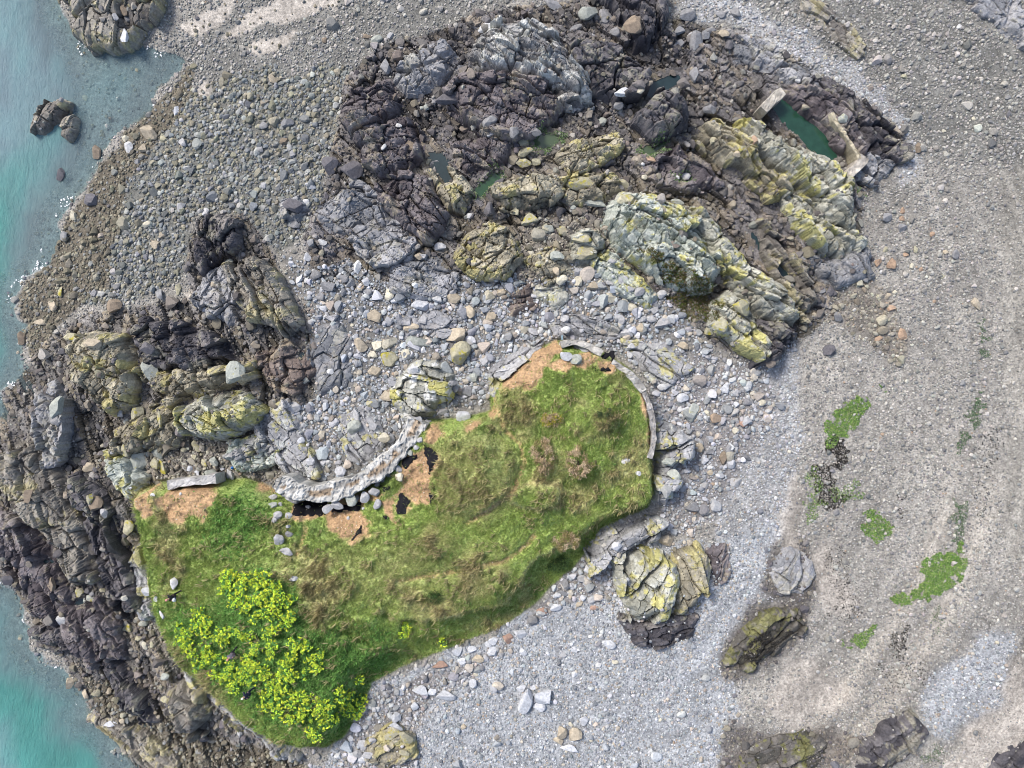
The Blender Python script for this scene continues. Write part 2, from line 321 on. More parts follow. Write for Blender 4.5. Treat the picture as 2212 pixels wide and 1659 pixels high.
# bare soil on the mound
soil = np.full((NY, NX), -9.0)
def tl6(s): return [(553 + a / 4, 829.5 + b / 4) for a, b in pts(s)]
for s_ in ('1250 690 1285 630 1340 615 1420 600 1450 520 1520 550 1565 600 1572 670 1535 720 1500 780 1556 960 1526 1075 1240 935', '285 1050 420 1038 545 1040 600 1110 700 1070 895 1025 892 1085 860 1110 720 1142 572 1152 440 1152 320 1150', '1240 935 1345 1010 1312 1052 1286 1130 1220 1122 1198 1062'): soil = np.maximum(soil, up(sdf(wpoly(tl6(s_), 3.0), XC, YC)))
for s in ["835 1078 868 1050 890 1020 908 982 925 1010 930 1050 933 1088 900 1085 860 1075 845 1100 858 1130 852 1135 830 1110 815 1085", "695 1110 730 1095 770 1110 800 1130 790 1150 765 1170 745 1165 705 1150", "920 960 925 925 950 915 965 940 940 955",
          "1000 920 1035 910 1065 885 1070 895 1030 925 1005 935", "1080 840 1085 815 1110 790 1150 755 1205 735 1215 755 1175 790 1160 830 1150 840 1100 835", "1210 770 1270 760 1300 785 1280 795 1200 795 1180 790",
          "1285 775 1325 785 1330 800 1300 803 1283 795", "1380 830 1396 850 1408 900 1410 970 1400 960 1396 900", "355 1060 440 1048 462 1060 455 1095 440 1125 420 1110 380 1130 360 1120 345 1080", "525 1035 585 1060 590 1075 550 1060",
          "290 1075 315 1062 330 1110 310 1120", "690 1090 760 1075 820 1060 830 1075 770 1090"]:
    soil = np.maximum(soil, csdf(s, 3.0))
soilm = sstep(-0.35, 0.1, soil + 0.5 * nzf + 0.2 * nz1) * (dm > -0.5)
soilm = np.maximum(soilm, 0.75 * sstep(0.33, 0.12, path + 0.12 * nzf) * (dm > 0))
lush = sstep(-1.5, 2.5, csdf("370 1330 470 1310 520 1220 640 1270 700 1340 830 1380 860 1450 780 1480 740 1600 690 1615 590 1580 450 1470 390 1420", 3.4) + 2 * nz1)
lush = np.maximum(lush, 0.6 * sstep(-.5, 1.5, csdf("460 1090 520 1060 590 1090 600 1130 540 1200 470 1220 420 1180", 3.2) + nz1))
dryf = fbm(X / 3.4, Y / 3.4, 511, 4) + 0.25 * nzf
dry = np.clip(0.8 * sstep(-0.05, 0.6, dryf) + 0.5 * sstep(-1, 1, csdf("930 960 1010 930 1090 950 1130 1010 1110 1080 1050 1130 960 1120 940 1040", 3.6)) + 0.35 * sstep(-1, 2, csdf("700 1180 960 1140 1120 1180 1080 1300 900 1320 700 1300", 3.2)), 0, 1) * (1 - 0.85 * lush) + .7 * edge_ * (dm > 0.4); dry = np.clip(dry, 0, 1)
dk = sstep(0.1, 0.5, fbm(X / 2.2 + 40, Y / 2.2, 521, 3))
gr = np.array([.265, .345, .095]) * (1 - dry[..., None]) + np.array([.44, .415, .20]) * dry[..., None]
gr = gr * (1 - 0.4 * dk[..., None]) + np.array([.12, .20, .055]) * 0.4 * dk[..., None]
gr = gr * (1 - lush[..., None]) + np.array([.145, .275, .07]) * lush[..., None]
gr *= 1 + 0.25 * nz1[..., None]
grassc = gr
sc_ = np.array([.36, .235, .13]) * (1 + 0.4 * nzf[..., None] + 0.2 * nz1[..., None])
gm = sstep(-0.1, 0.25, dm)[..., None]
gcol = gcol * (1 - gm) + (gr * (1 - soilm[..., None]) + sc_ * soilm[..., None]) * gm
gcol = gcol * (1 - 0.7 * poolm[..., None]) + np.array([.05, .075, .03]) * 0.7 * poolm[..., None]
gcol = np.clip(gcol, 0.01, 0.8)

# ---------------------------------------------------------------- ground sheet (reaches the horizon on coarse outer cells)
ext = 2.0 * 1.45 ** np.arange(1, 17)
def lengthen(a, g0):
    e = np.cumsum(ext) * 0.35
    return np.concatenate([a[0] - e[::-1], a, a[-1] + e])
gx = lengthen(xs, 1); gy = lengthen(ys, 1); ne = len(ext)
PAD = ((ne, ne), (ne, ne))
Z = np.pad(T, PAD, mode='edge'); GC = np.pad(gcol, PAD + ((0, 0),), mode='edge')
GX, GY = np.meshgrid(gx, gy)
farw = sstep(0, 14, np.maximum(np.maximum(X0 - GX, GX - X1), np.maximum(Y0 - GY, GY - Y1)))[..., None]
GC = GC * (1 - farw) + (np.array([.23, .22, .195]) * (1 + .35 * fbm(GX / 9, GY / 9, 881, 4))[..., None]) * farw
mesh_np('beach', np.stack([GX, GY, Z], -1).reshape(-1, 3), gridfaces(len(gx), len(gy)), M_GROUND, GC.reshape(-1, 3), smooth=False)['kind'] = 'structure'

# ---------------------------------------------------------------- sea
m, nt, b = newmat('sea_water'); L = nt.links
at = N(nt, 'ShaderNodeAttribute', attribute_name='depth'); ac = N(nt, 'ShaderNodeAttribute', attribute_name='Col')
L.new(ac.outputs['Color'], b.inputs['Base Color']); b.inputs['Roughness'].default_value = 0.22; b.inputs['IOR'].default_value = 1.33
geo = N(nt, 'ShaderNodeNewGeometry')
mp = N(nt, 'ShaderNodeMapping'); mp.inputs['Rotation'].default_value = (0, 0, R(25)); mp.inputs['Scale'].default_value = (2.6, 0.9, 1)
L.new(geo.outputs['Position'], mp.inputs['Vector'])
n1 = N(nt, 'ShaderNodeTexNoise', Scale=0.55, Detail=7.0, Roughness=0.75); L.new(mp.outputs[0], n1.inputs['Vector'])
bp = N(nt, 'ShaderNodeBump', Strength=1.0, Distance=0.45); L.new(n1.outputs['Fac'], bp.inputs['Height']); L.new(bp.outputs[0], b.inputs['Normal'])
tr = N(nt, 'ShaderNodeBsdfTransparent'); tr.inputs[0].default_value = (0.85, 0.95, 0.95, 1)
mx = N(nt, 'ShaderNodeMixShader'); L.new(at.outputs['Fac'], mx.inputs[0]); L.new(tr.outputs[0], mx.inputs[1]); L.new(b.outputs[0], mx.inputs[2])
L.new(mx.outputs[0], nt.nodes['Material Output'].inputs['Surface'])
M_SEA = m
sx = np.arange(X0, 20.0, 0.4); sy = np.arange(Y0, Y1, 0.4)
SX, SY = np.meshgrid(lengthen(sx, 1), lengthen(sy, 1))
inx = np.clip(SX, X0, X1); iny = np.clip(SY, Y0, Y1)
dep = SEA - samp(T, inx, iny)
n_s = fbm(inx / 5 + 3, iny / 9, 611, 3); n_t = fbm(inx / 1.6, iny / 3, 617, 3)
dsh = -samp(dl, inx, iny) + 2.2 * n_s
turq = np.exp(-((dsh - 5.2) / 2.8) ** 2) + 0.55 * np.exp(-((dsh - 13) / 3) ** 2) * sstep(-0.3, 0.4, n_s)
turq = np.clip(turq * sstep(30, 10, iny) + 0.25 * n_t + 0.12, 0, 1)[..., None]
wc = np.array([.20, .285, .325]) * (1 - turq) + np.array([.085, .30, .27]) * turq
wc = wc * (1 - 0.5 * sstep(4, 0, dsh)[..., None]) + np.array([.20, .225, .235]) * 0.5 * sstep(4, 0, dsh)[..., None]
wc *= 1 + 0.25 * n_t[..., None]
fac = np.clip(1 - np.exp(-1.1 * np.maximum(dep, 0) - 0.2), 0.0, 1)
mesh_np('sea', np.stack([SX, SY, np.full_like(SX, SEA)], -1).reshape(-1, 3), gridfaces(SX.shape[1], SX.shape[0]), M_SEA, np.clip(wc, 0, 1).reshape(-1, 3), smooth=True, extra={'depth': fac.ravel()})['kind'] = 'structure'
def pool_mat(name, col):
    m, nt, b = newmat(name); b.inputs['Base Color'].default_value = col + (1,); b.inputs['Roughness'].default_value = 0.08
    geo = N(nt, 'ShaderNodeNewGeometry'); n1 = N(nt, 'ShaderNodeTexNoise', Scale=1.4, Detail=4.0); nt.links.new(geo.outputs['Position'], n1.inputs['Vector'])
    cr = N(nt, 'ShaderNodeMix', data_type='RGBA'); cr.inputs[6].default_value = tuple(c * 0.6 for c in col) + (1,); cr.inputs[7].default_value = tuple(c * 1.4 for c in col) + (1,)
    nt.links.new(n1.outputs['Fac'], cr.inputs[0]); nt.links.new(cr.outputs[2], b.inputs['Base Color'])
    bp = N(nt, 'ShaderNodeBump', Strength=0.15, Distance=0.1); nt.links.new(n1.outputs['Fac'], bp.inputs['Height']); nt.links.new(bp.outputs[0], b.inputs['Normal'])
    return m
PM = {'walled bathing pool': pool_mat('pool_green', (.017, .052, .034)), 'green pool': pool_mat('pool_leaf', (.022, .060, .026)), 'weedy pool': pool_mat('pool_weed', (.06, .085, .045)), 'dark': pool_mat('pool_dark', (.016, .030, .032))}
def patch(name, poly, zfun, d, mat, thick=0.0, edge=0.0, seed=0, col=None):
    """flat or draped sheet over a polygon on a fine grid"""
    p = np.asarray(poly); lo = p.min(0) - 0.3; hi = p.max(0) + 0.3
    gx = np.arange(lo[0], hi[0] + d, d); gy = np.arange(lo[1], hi[1] + d, d); x, y = np.meshgrid(gx, gy)
    dd = sdf(p, x, y) + edge * fbm(x / 0.35, y / 0.35, 900 + seed, 2)
    F = gridfaces(len(gx), len(gy)); ok = (dd.ravel()[F] > 0).sum(1) >= 3; F = F[ok]
    V = np.stack([x, y, zfun(x, y, dd)], -1).reshape(-1, 3)
    us, inv = np.unique(F, return_inverse=True); F = inv.reshape(F.shape)
    if not len(F): return None
    return mesh_np(name, V[us], F, mat, smooth=True, col=None if col is None else col(x, y, dd).reshape(-1, 3)[us])
for i, (nm, s, zp) in enumerate(POOLS):
    pp = wpoly(s, zp); cc_ = pp.mean(0); dv = pp - cc_; pp = cc_ + dv * (1 + .45 / np.linalg.norm(dv, axis=1))[:, None]
    o = patch('tide_pool', pp, lambda x, y, dd: np.full_like(x, zp), 0.12, PM.get(nm, PM['dark']), edge=0.1, seed=i)
    if o: o['kind'] = 'structure'

# ---------------------------------------------------------------- rock outcrops, each a thing of its own
PAL = {'black': ((.040, .038, .045), (.115, .108, .115), (.20, .19, .15), .08), 'purple': ((.070, .060, .066), (.18, .16, .163), (.24, .21, .16), .10),
       'slate': ((.15, .155, .165), (.30, .30, .31), (.28, .27, .23), .06), 'ochre': ((.16, .145, .11), (.36, .33, .25), (.33, .295, .12), .22),
       'yellow': ((.21, .21, .175), (.42, .415, .355), (.36, .335, .09), .27), 'pale': ((.26, .29, .255), (.43, .45, .40), (.38, .35, .08), .20),
       'brown': ((.12, .11, .10), (.28, .26, .22), (.30, .27, .15), .14), 'grey': ((.20, .20, .205), (.35, .35, .355), (.36, .33, .12), .12),
       'white': ((.15, .145, .145), (.36, .36, .35), (.48, .48, .45), .28), 'guano': ((.24, .24, .21), (.40, .40, .36), (.42, .38, .06), .30), 'rust': ((.12, .095, .085), (.20, .165, .145), (.26, .22, .16), .1), 'weed': ((.05, .048, .04), (.12, .11, .10), (.13, .13, .04), .3)}
OUT = [  # label, outline, height, strike, block size, palette
 ("brown layered headland running into the sea at the top corner", "118 -30 135 0 152 20 130 38 165 72 185 95 200 78 228 95 262 92 300 60 330 20 345 -30", 1.7, 70, 1.1, 'brown'),
 ("larger of the two small rock islets in the pale sea", "55 275 60 250 85 215 108 204 134 214 126 234 118 256 95 258 72 274", 1.3, 55, .9, 'brown'),
 ("smaller of the two small rock islets in the pale sea", "122 268 132 254 147 252 148 274 134 286 121 282", 0.9, 60, .7, 'brown'),
 ("knobbly black outcrop at the end of the grey cobble beach", "410 560 415 520 440 500 452 472 490 470 520 490 515 530 490 560 455 585 425 585", 1.7, 60, .9, 'black'),
 ("dark ridge with pale ochre blocks beside the stony gully", "490 572 540 556 585 578 615 630 645 690 625 720 590 700 540 690 505 640", 2.2, -60, 1.0, 'brown'),
 ("smooth blue-grey sloping slabs beside the white sand spot", "418 640 440 590 478 575 500 620 520 680 490 700 450 680", 1.1, 65, 1.5, 'slate'),
 ("squat black block with a pink-grey top at the cobble edge", "738 245 760 195 800 180 832 165 862 205 855 246 800 272 757 288", 2.0, 20, 1.2, 'purple'),
 ("dark purple slab with loose pale stones on top", "768 300 850 248 880 246 906 280 916 332 880 366 822 376 790 352", 1.8, 15, 1.0, 'purple'),
 ("brown split outcrop with square joints below the purple slab", "812 402 860 370 922 376 938 420 966 462 955 500 922 520 868 482 835 450", 2.0, -30, 1.2, 'purple'),
 ("narrow ochre-topped ridge beside the black pool", "928 372 960 362 1000 385 1022 420 1000 455 965 455 945 420", 1.6, -55, .8, 'ochre'),
 ("purple-brown bedrock hump between black pool and green pool", "975 310 1040 290 1100 310 1095 345 1050 370 1005 375 985 345", 1.2, -20, 1.0, 'purple'),
 ("long top ridge of whitish broken blocks over dark rock", "1000 112 1040 72 1100 52 1150 42 1192 62 1240 120 1272 186 1250 212 1190 178 1110 150 1040 150", 2.6, -25, .85, 'white'),
 ("smooth dark blue-grey whaleback with fine parallel joints", "1232 96 1330 106 1372 130 1396 152 1400 190 1372 216 1330 238 1272 200 1242 150", 2.2, 5, 2.0, 'black'),
 ("flat grey slab at the upper shingle edge", "850 172 880 130 960 100 985 120 970 165 930 190 880 200", 0.9, 25, 1.6, 'slate'),
 ("dark purple mass below the whitish broken ridge", "960 195 1010 160 1110 160 1180 185 1232 215 1200 250 1140 292 1080 300 1020 275 975 240", 1.8, -15, 1.4, 'purple'),
 ("brown ledge with a row of pale knobs above the dark cove floor", "1200 190 1250 180 1275 200 1280 222 1240 235 1205 225", 1.7, 10, .7, 'white'),
 ("black gnarled outcrop topped by big boulders at the upper edge", "1290 -20 1330 10 1350 60 1372 100 1400 95 1430 60 1440 -20", 2.0, -70, 1.1, 'black'),
 ("upright black cube rock beside the dark pool", "1376 258 1392 226 1420 202 1468 196 1495 228 1482 268 1450 285 1416 300", 2.8, -40, 1.2, 'black'),
 ("black jointed ridge along the seaward side of the walled pool", "1694 198 1720 186 1780 202 1840 250 1868 305 1862 335 1835 312 1812 340 1795 318 1750 268 1720 235", 1.3, -45, .9, 'purple'),
 ("outermost dark ledges beyond the walled pool", "1740 160 1800 178 1850 215 1900 260 1945 300 1962 335 1905 352 1880 318 1852 262 1800 205", 1.0, -45, 1.0, 'black'),
 ("dark shelf with chipped edge below the pool corner wall", "1880 330 1940 345 1900 390 1870 400 1850 385", .7, -45, .9, 'slate'),
 ("yellow-grey squared crag overlooking the walled pool", "1600 258 1655 262 1702 300 1742 330 1800 345 1830 388 1846 440 1842 500 1800 490 1742 425 1690 372 1640 332", 2.8, -50, 1.0, 'yellow'),
 ("ochre jointed ridge running down to the walled pool crag", "1490 285 1555 264 1600 290 1650 352 1702 420 1662 432 1602 372 1540 332", 2.0, -45, .9, 'ochre'),
 ("striped dark and yellow rock shelf ending at the shingle", "1690 415 1745 432 1800 492 1842 503 1862 525 1815 560 1775 545 1720 500", 1.8, -55, .8, 'yellow'),
 ("smooth pale blue-grey slab at the shingle edge", "1728 545 1772 548 1812 562 1868 542 1880 590 1810 622 1768 602", 0.9, -60, 2.0, 'slate'),
 ("long dark wall of rock beside the water channel", "1640 480 1690 520 1730 580 1765 650 1740 690 1700 640 1660 570", 1.8, -55, 1.0, 'brown'),
 ("broad pale green hump spotted with yellow lichen", "1300 475 1328 432 1400 424 1462 446 1502 482 1546 540 1566 582 1532 626 1490 626 1430 602 1370 562 1322 522", 3.2, -35, .9, 'pale'),
 ("rounded grey-yellow boulders heaped at the head of the hump", "1330 440 1345 425 1392 428 1395 450 1350 470 1322 462", 2.6, -20, 1.1, 'yellow'),
 ("steep bright yellow ridge split by a straight dark crack", "1470 426 1512 450 1562 520 1622 572 1692 622 1732 682 1722 706 1650 690 1602 642 1562 572 1512 492", 3.0, -48, 1.2, 'yellow'),
 ("lichened rocks closing the grassy hollow below the hump", "1545 660 1580 632 1622 650 1642 692 1664 740 1640 782 1590 742 1530 702", 2.2, -45, 1.0, 'yellow'),
 ("blackened toe of the yellow ridge on the shingle", "1642 700 1722 708 1705 742 1668 784 1628 790", 1.6, -40, .8, 'black'),
 ("low grey ribs at the foot of the grassy hollow", "1270 560 1310 545 1370 590 1420 640 1400 660 1340 630 1290 590", 1.1, -35, .8, 'pale'),
 ("round mottled rock with a dark hollow in its face", "988 522 1060 490 1110 500 1122 560 1090 602 1030 602 985 560", 1.6, 20, .9, 'ochre'),
 ("ochre ledge of two long blocks beside the green pool", "1062 406 1110 388 1192 390 1212 420 1160 452 1090 450", 1.4, 15, 1.3, 'ochre'),
 ("thin ochre slats of rock in the middle of the dark cove", "1205 340 1245 305 1330 290 1350 310 1300 352 1232 376", 1.0, 20, .6, 'ochre'),
 ("ochre slabs stepping up toward the pale hump", "1195 400 1270 375 1330 385 1345 410 1300 430 1215 435", 1.1, 10, .8, 'ochre'),
 ("dark weedy floor rock beneath the ochre ridge", "1370 350 1450 320 1520 350 1560 400 1500 410 1420 400", .9, -20, 1.0, 'purple'),
 ("bright yellow pair of blocks in the loose stones", "1238 512 1270 500 1292 508 1302 560 1272 582 1236 562", 1.5, 30, 1.1, 'yellow'),
 ("flat slab with a yellow stain among pale stones", "1148 625 1210 615 1222 645 1190 665 1150 655", .6, 10, 1.6, 'yellow'),
 ("broad flat blue-grey slab crossed by shallow steps", "695 430 778 396 832 440 842 500 790 522 722 502 688 470", .9, 25, 1.8, 'slate'),
 ("grey slab ending in a straight dark crack", "770 512 868 472 902 530 880 562 822 580 772 545", .9, 20, 1.5, 'slate'),
 ("low ribbed grey bedrock beside the pale stones", "850 575 930 555 985 590 975 635 900 640 850 625", .6, -15, .9, 'slate'),
 ("small dark broken rock above the blue-grey slab", "610 440 650 425 665 450 640 480 612 470", .9, 20, .7, 'slate'),
 ("dark chunky outcrop with yellow crests over the west gullies", "150 748 200 720 258 725 285 760 290 880 240 900 190 860 160 800", 2.4, 65, 1.0, 'ochre'),
 ("black shattered shelf between the western outcrop and the slabs", "300 692 400 700 480 740 502 780 430 800 330 792 298 750", 1.6, 30, 1.0, 'black'),
 ("ochre jointed bank cut by a slanting dark crevice", "300 800 430 802 500 792 545 782 548 812 480 832 370 876 330 850", 2.0, 25, .8, 'ochre'),
 ("large domed rock with a yellow lichen cap", "398 885 470 845 530 850 562 890 542 922 480 946 412 936 385 912", 3.0, -25, 1.1, 'yellow'),
 ("flat reddish-brown bedrock floor beside the pale cove stones", "560 765 620 748 672 770 682 802 642 852 582 832", .8, 15, 1.2, 'rust'),
 ("smooth grey spine of rock rising near the west shore", "74 852 110 820 136 860 142 930 122 1000 96 1010 80 950", 1.6, 75, 2.2, 'slate'),
 ("ochre and grey rock ribs at the foot of the lichen dome", "240 932 330 882 392 900 384 962 300 972 242 982", 1.6, 55, .8, 'ochre'),
 ("pale green rounded rock bank above the straight wall end", "208 976 260 980 312 1030 292 1082 242 1042", 2.0, -45, .9, 'pale'),
 ("whitish rock bank along the grassy slope's west edge", "300 1180 330 1220 340 1290 350 1330 318 1330 300 1270 285 1220", 1.5, -70, .8, 'grey'),
 ("pale grey smooth slab showing below the straight wall", "490 985 530 955 570 950 600 965 570 990 520 1000", 1.6, 20, 1.4, 'grey'),
 ("long black ridge on the outermost west shore", "-40 1000 60 962 112 1012 162 1102 202 1252 150 1262 92 1152 30 1082", 1.8, -65, 1.0, 'brown'),
 ("low black shore shelf facing the turquoise water", "-30 1110 60 1132 122 1232 152 1330 102 1382 52 1312 10 1232", 1.3, -65, .9, 'purple'),
 ("dark slanting blade of rock between shore ridge and grass", "160 1030 228 1082 280 1200 302 1302 262 1332 212 1232 172 1122", 2.0, -62, 1.2, 'black'),
 ("dark purple lower blade under the grassy slope", "130 1330 205 1300 250 1350 260 1420 200 1440 150 1400", 1.2, -60, 1.0, 'purple'),
 ("black knuckle of rock standing at the turquoise edge", "60 1372 102 1355 142 1372 150 1400 112 1418 70 1406", 1.0, 10, .8, 'black'),
 ("dark olive-topped lump on the lower west shore", "350 1502 390 1478 432 1500 445 1548 432 1592 392 1586 362 1550", 2.2, -50, 1.2, 'brown'),
 ("thin black ridge alongside the wet gully", "205 1432 240 1420 300 1500 340 1560 310 1570 250 1500", 1.3, -55, .8, 'black'),
 ("brown reef edge at the lowest corner of the shore", "180 1565 240 1560 330 1610 380 1660 360 1700 280 1660 235 1600", .8, -35, .8, 'brown'),
 ("pale jointed band under the flower slope's lower edge", "400 1450 440 1480 520 1542 600 1600 640 1640 600 1640 500 1560 420 1490", 1.4, -38, .9, 'grey'),
 ("grey stepped rocks with a yellow streak under the mound", "1268 1192 1330 1142 1402 1120 1440 1132 1422 1164 1352 1204 1282 1244", 2.0, 32, 1.1, 'grey'),
 ("tall rock draped in yellow lichen below the mound", "1322 1212 1390 1190 1456 1200 1456 1290 1432 1332 1380 1352 1350 1312 1332 1252", 2.8, 60, 1.2, 'yellow'),
 ("ochre slabs leaning behind the yellow-draped rock", "1460 1192 1502 1180 1532 1212 1522 1272 1502 1322 1464 1332 1462 1250", 2.0, -70, 1.2, 'ochre'),
 ("black crumbled base of the yellow-draped rock", "1340 1330 1380 1356 1440 1338 1505 1334 1492 1372 1420 1402 1372 1385", 1.0, 10, .7, 'black'),
 ("dark slab reaching out over the shingle by the ochre slabs", "1530 1190 1568 1180 1572 1240 1545 1262 1528 1230", .8, 75, 1.2, 'purple'),
 ("squared grey cliff blocks at the mound's east rim", "1414 912 1450 925 1492 958 1488 985 1470 1012 1470 1040 1440 1092 1418 1082 1416 1000", 1.9, 10, 1.2, 'grey'),
 ("weed-blackened rock patch on the lower shingle", "1572 1432 1600 1372 1650 1332 1722 1322 1735 1352 1690 1402 1630 1442", .9, 45, .9, 'weed'),
 ("cracked grey slab cluster in the lower shingle", "1662 1232 1700 1190 1735 1200 1755 1240 1735 1282 1690 1278", .6, 60, 1.3, 'slate'),
 ("black toothed outcrop at the bottom edge of the beach", "1870 1622 1920 1572 1972 1545 1998 1578 1962 1622 1905 1662 1862 1690", 1.5, 35, .9, 'black'),
 ("dim rock patch at the bottom edge by sandy ground", "1600 1640 1660 1600 1740 1590 1790 1610 1760 1680 1620 1690", .5, 25, .9, 'weed'),
 ("dark reef corner beside the sand streak", "2140 1690 2165 1640 2230 1600 2280 1640 2250 1720", .8, 50, 1.0, 'black'),
 ("cream and yellow rock with white droppings above the curved wall", "846 842 888 792 942 776 976 810 968 862 934 898 882 904 848 876", 2.0, -10, .9, 'guano'),
 ("low brown-grey bedrock sheet on the pale cove's west side", "678 700 730 690 762 740 742 832 692 850 668 780", .55, 60, 1.2, 'slate'),
 ("cracked bedrock strip close to the curved wall", "738 900 790 888 832 940 802 1000 760 992 735 940", .6, -55, 1.0, 'grey'),
 ("ribbed grey bedrock apron in front of the mound's rounded head", "1195 690 1290 688 1342 718 1335 748 1262 732 1200 722", .6, -15, 1.0, 'slate'),
 ("grey bedrock ramp between parapet and yellow ridge toe", "1348 738 1442 738 1492 790 1442 832 1402 812", .6, -30, 1.1, 'grey'),
 ("long low slab lying among pale stones in mid cove", "858 692 930 668 982 690 962 722 880 728", .45, 15, 1.3, 'slate'),
 ("broken ochre slab beside the bright yellow pair", "1128 560 1200 540 1237 590 1182 612", .7, 20, 1.0, 'ochre'),
 ("brown stained slab among the mid cove stones", "1098 632 1146 614 1152 660 1108 678", .45, 10, 1.1, 'rust'),
 ("lichen-grey bedrock leading down to the curved wall's lower end", "556 882 620 870 652 930 692 1032 640 1030 588 990 556 932", .9, -60, 1.0, 'grey'),
 ("pale ledge between lichen dome and straight wall", "500 955 560 945 600 965 590 1000 520 1010", .9, 20, 1.2, 'pale'),
 ("grey wedge of bedrock between pale stones and the mound", "1058 800 1090 770 1140 745 1170 745 1120 780 1075 820 1062 850", 1.3, 40, 1.0, 'grey'),
 ("yellow-topped rock pile at the grass tip's shingle side", "800 1602 850 1570 892 1590 890 1640 830 1665 792 1640", .9, 15, .8, 'ochre'),
 ("low grey slab ledge beyond the top boulders", "1560 72 1640 92 1742 152 1800 182 1762 196 1680 166 1600 132", .6, -35, 1.0, 'slate'),
 ("streaked brown strata at the far shingle edge", "1740 -10 1800 20 1850 80 1880 110 1850 120 1790 60 1730 20", .5, -40, .9, 'brown'),
 ("dark strata ridge at the outer corner of the strand", "2060 -20 2140 30 2212 100 2230 60 2200 -20", .7, -40, .9, 'slate'),
]
def inner_sea(p): return float(samp(T, *p.mean(0))) < SEA + .02
def make_outcrop(i, label, s, h, strike, block, pal):
    seed = 1000 + 37 * i
    p = wpoly(s, 0.45 * h)
    lo = p.min(0) - 0.9; hi = p.max(0) + 0.9; d = 0.08
    gx = np.arange(lo[0], hi[0], d); gy = np.arange(lo[1], hi[1], d); x, y = np.meshgrid(gx, gy)
    e = sdf(p, x, y) + 0.32 + 0.38 * fbm(x / 1.1, y / 1.1, seed, 3)
    e = np.minimum(e, -samp(pd, x, y) + .15)
    c, sn = math.cos(R(strike)), math.sin(R(strike)); u = x * c + y * sn; v = -x * sn + y * c
    a, bb = block * 2.9, block * 1.3
    uu = u + 0.10 * block * fbm(x / block / 2, y / block / 2, seed + 1, 2); vv = v + 0.16 * block * fbm(x / block / 4 + 9, y / block / 4, seed + 2, 2)
    f1, f2, r, px, py = worley(uu / a, vv / bb, seed + 3, .8)
    t1 = hash2(np.floor(r * 9973), np.zeros_like(r), seed + 5) - 0.5; t2 = hash2(np.floor(r * 7919), np.ones_like(r), seed + 6) - 0.5
    g1, g2, q, qx, qy = worley(uu / (a * .36) + 3, vv / (bb * .46), seed + 7, .8)
    s1 = hash2(np.floor(q * 9973), np.zeros_like(q), seed + 8) - 0.5; s2 = hash2(np.floor(q * 7919), np.ones_like(q), seed + 9) - 0.5
    crk = np.clip((f2 - f1) / 0.05, 0, 1); crk2 = np.clip((g2 - g1) / 0.10, 0, 1)
    ee = e + 0.95 * block * (r - 0.5)                          # stepped flanks
    fis = np.abs(vnoise(v / (bb * 2.2) + 0.25 * fbm(x / 3, y / 3, seed + 15, 2), u / (a * 3.5), seed + 16)); fis = 1 - sstep(0.0, 0.09, fis)   # long open joints
    wid = 0.55 + 0.35 * h
    prof = np.clip(ee / wid, 0, 1); prof = 1 - (1 - prof) ** 2.2
    amp = min(1.0, 0.35 + 0.25 * h) * (0.5 + 0.5 * min(block, 1.4))
    z = h * prof * (0.72 + 0.38 * r) + amp * (1.35 * (t1 * px + t2 * py) - 0.7 * (1 - crk)) * prof
    z += amp * prof * (0.16 * (q - 0.5) + 0.32 * (s1 * qx + s2 * qy) - 0.20 * (1 - crk2))
    z -= 0.75 * amp * fis * prof
    z += 0.05 * amp * fbm(x / .45, y / .45, seed + 10, 3)
    z += 0.06 * amp * np.sin(v * 5.5 / block + 2.0 * fbm(x / 1.5, y / 1.5, seed + 11, 2)) * prof
    tb = samp(T, x, y)
    tb = np.maximum(tb, SEA - .08) if inner_sea(p) else tb
    zz = np.where(e > 0, tb + np.maximum(z, -0.1), np.minimum(tb, samp(T, x, y)) - 0.5)
    A, B, Lc, la = PAL[pal]
    A, B, Lc = map(np.array, (A, B, Lc))
    w = np.clip(0.52 + 1.0 * (r - 0.5) + 0.7 * (q - 0.5) + 0.6 * fbm(x / 1.3, y / 1.3, seed + 12, 3), 0, 1)[..., None]
    col = A * (1 - w) + B * w
    ln = fbm(x / 1.6, y / 1.6, seed + 13, 4, 0.6) + 0.5 * (r - 0.5) + 0.3 * (q - 0.5)
    lw = sstep(0.34 - la * 0.8, 0.52 - la * 0.8, ln + .55 * fbm(x / .26, y / .26, seed + 21, 3))[..., None] * 0.72
    col = col * (1 - lw) + Lc * (0.75 + 0.5 * q[..., None]) * lw
    if pal in ('pale', 'white', 'grey', 'yellow', 'guano'):             # crustose grey-white lichen or droppings
        l2 = sstep(0.25, 0.45, fbm(x / 0.7 + 31, y / 0.7, seed + 14, 3))[..., None] * (0.95 if pal == 'guano' else 0.55)
        col = col * (1 - l2) + np.array([.60, .60, .58] if pal == 'guano' else [.46, .47, .43]) * l2
    if pal in ('black', 'purple', 'brown', 'weed', 'rust', 'slate'):
        l2 = sstep(0.3, 0.6, fbm(x / 0.9 + 31, y / 0.9, seed + 14, 3) + .25 * (r - .5))[..., None] * 0.5
        col = col * (1 - l2) + np.array([.26, .24, .22]) * l2
    F = gridfaces(len(gx), len(gy)); ok = (e.ravel()[F] > 0).any(1); F = F[ok]
    us, inv = np.unique(F, return_inverse=True); F = inv.reshape(F.shape)
    ctr = p.mean(0); zb = float(samp(T, ctr[0], ctr[1]))
    V = np.stack([x - ctr[0], y - ctr[1], zz - zb], -1).reshape(-1, 3)[us]
    o = mesh_np('rock_outcrop', V, F, M_ROCK, np.clip(col, .01, .8).reshape(-1, 3)[us])
    o.location = (ctr[0], ctr[1], zb)
    tag(o, label, 'rock')
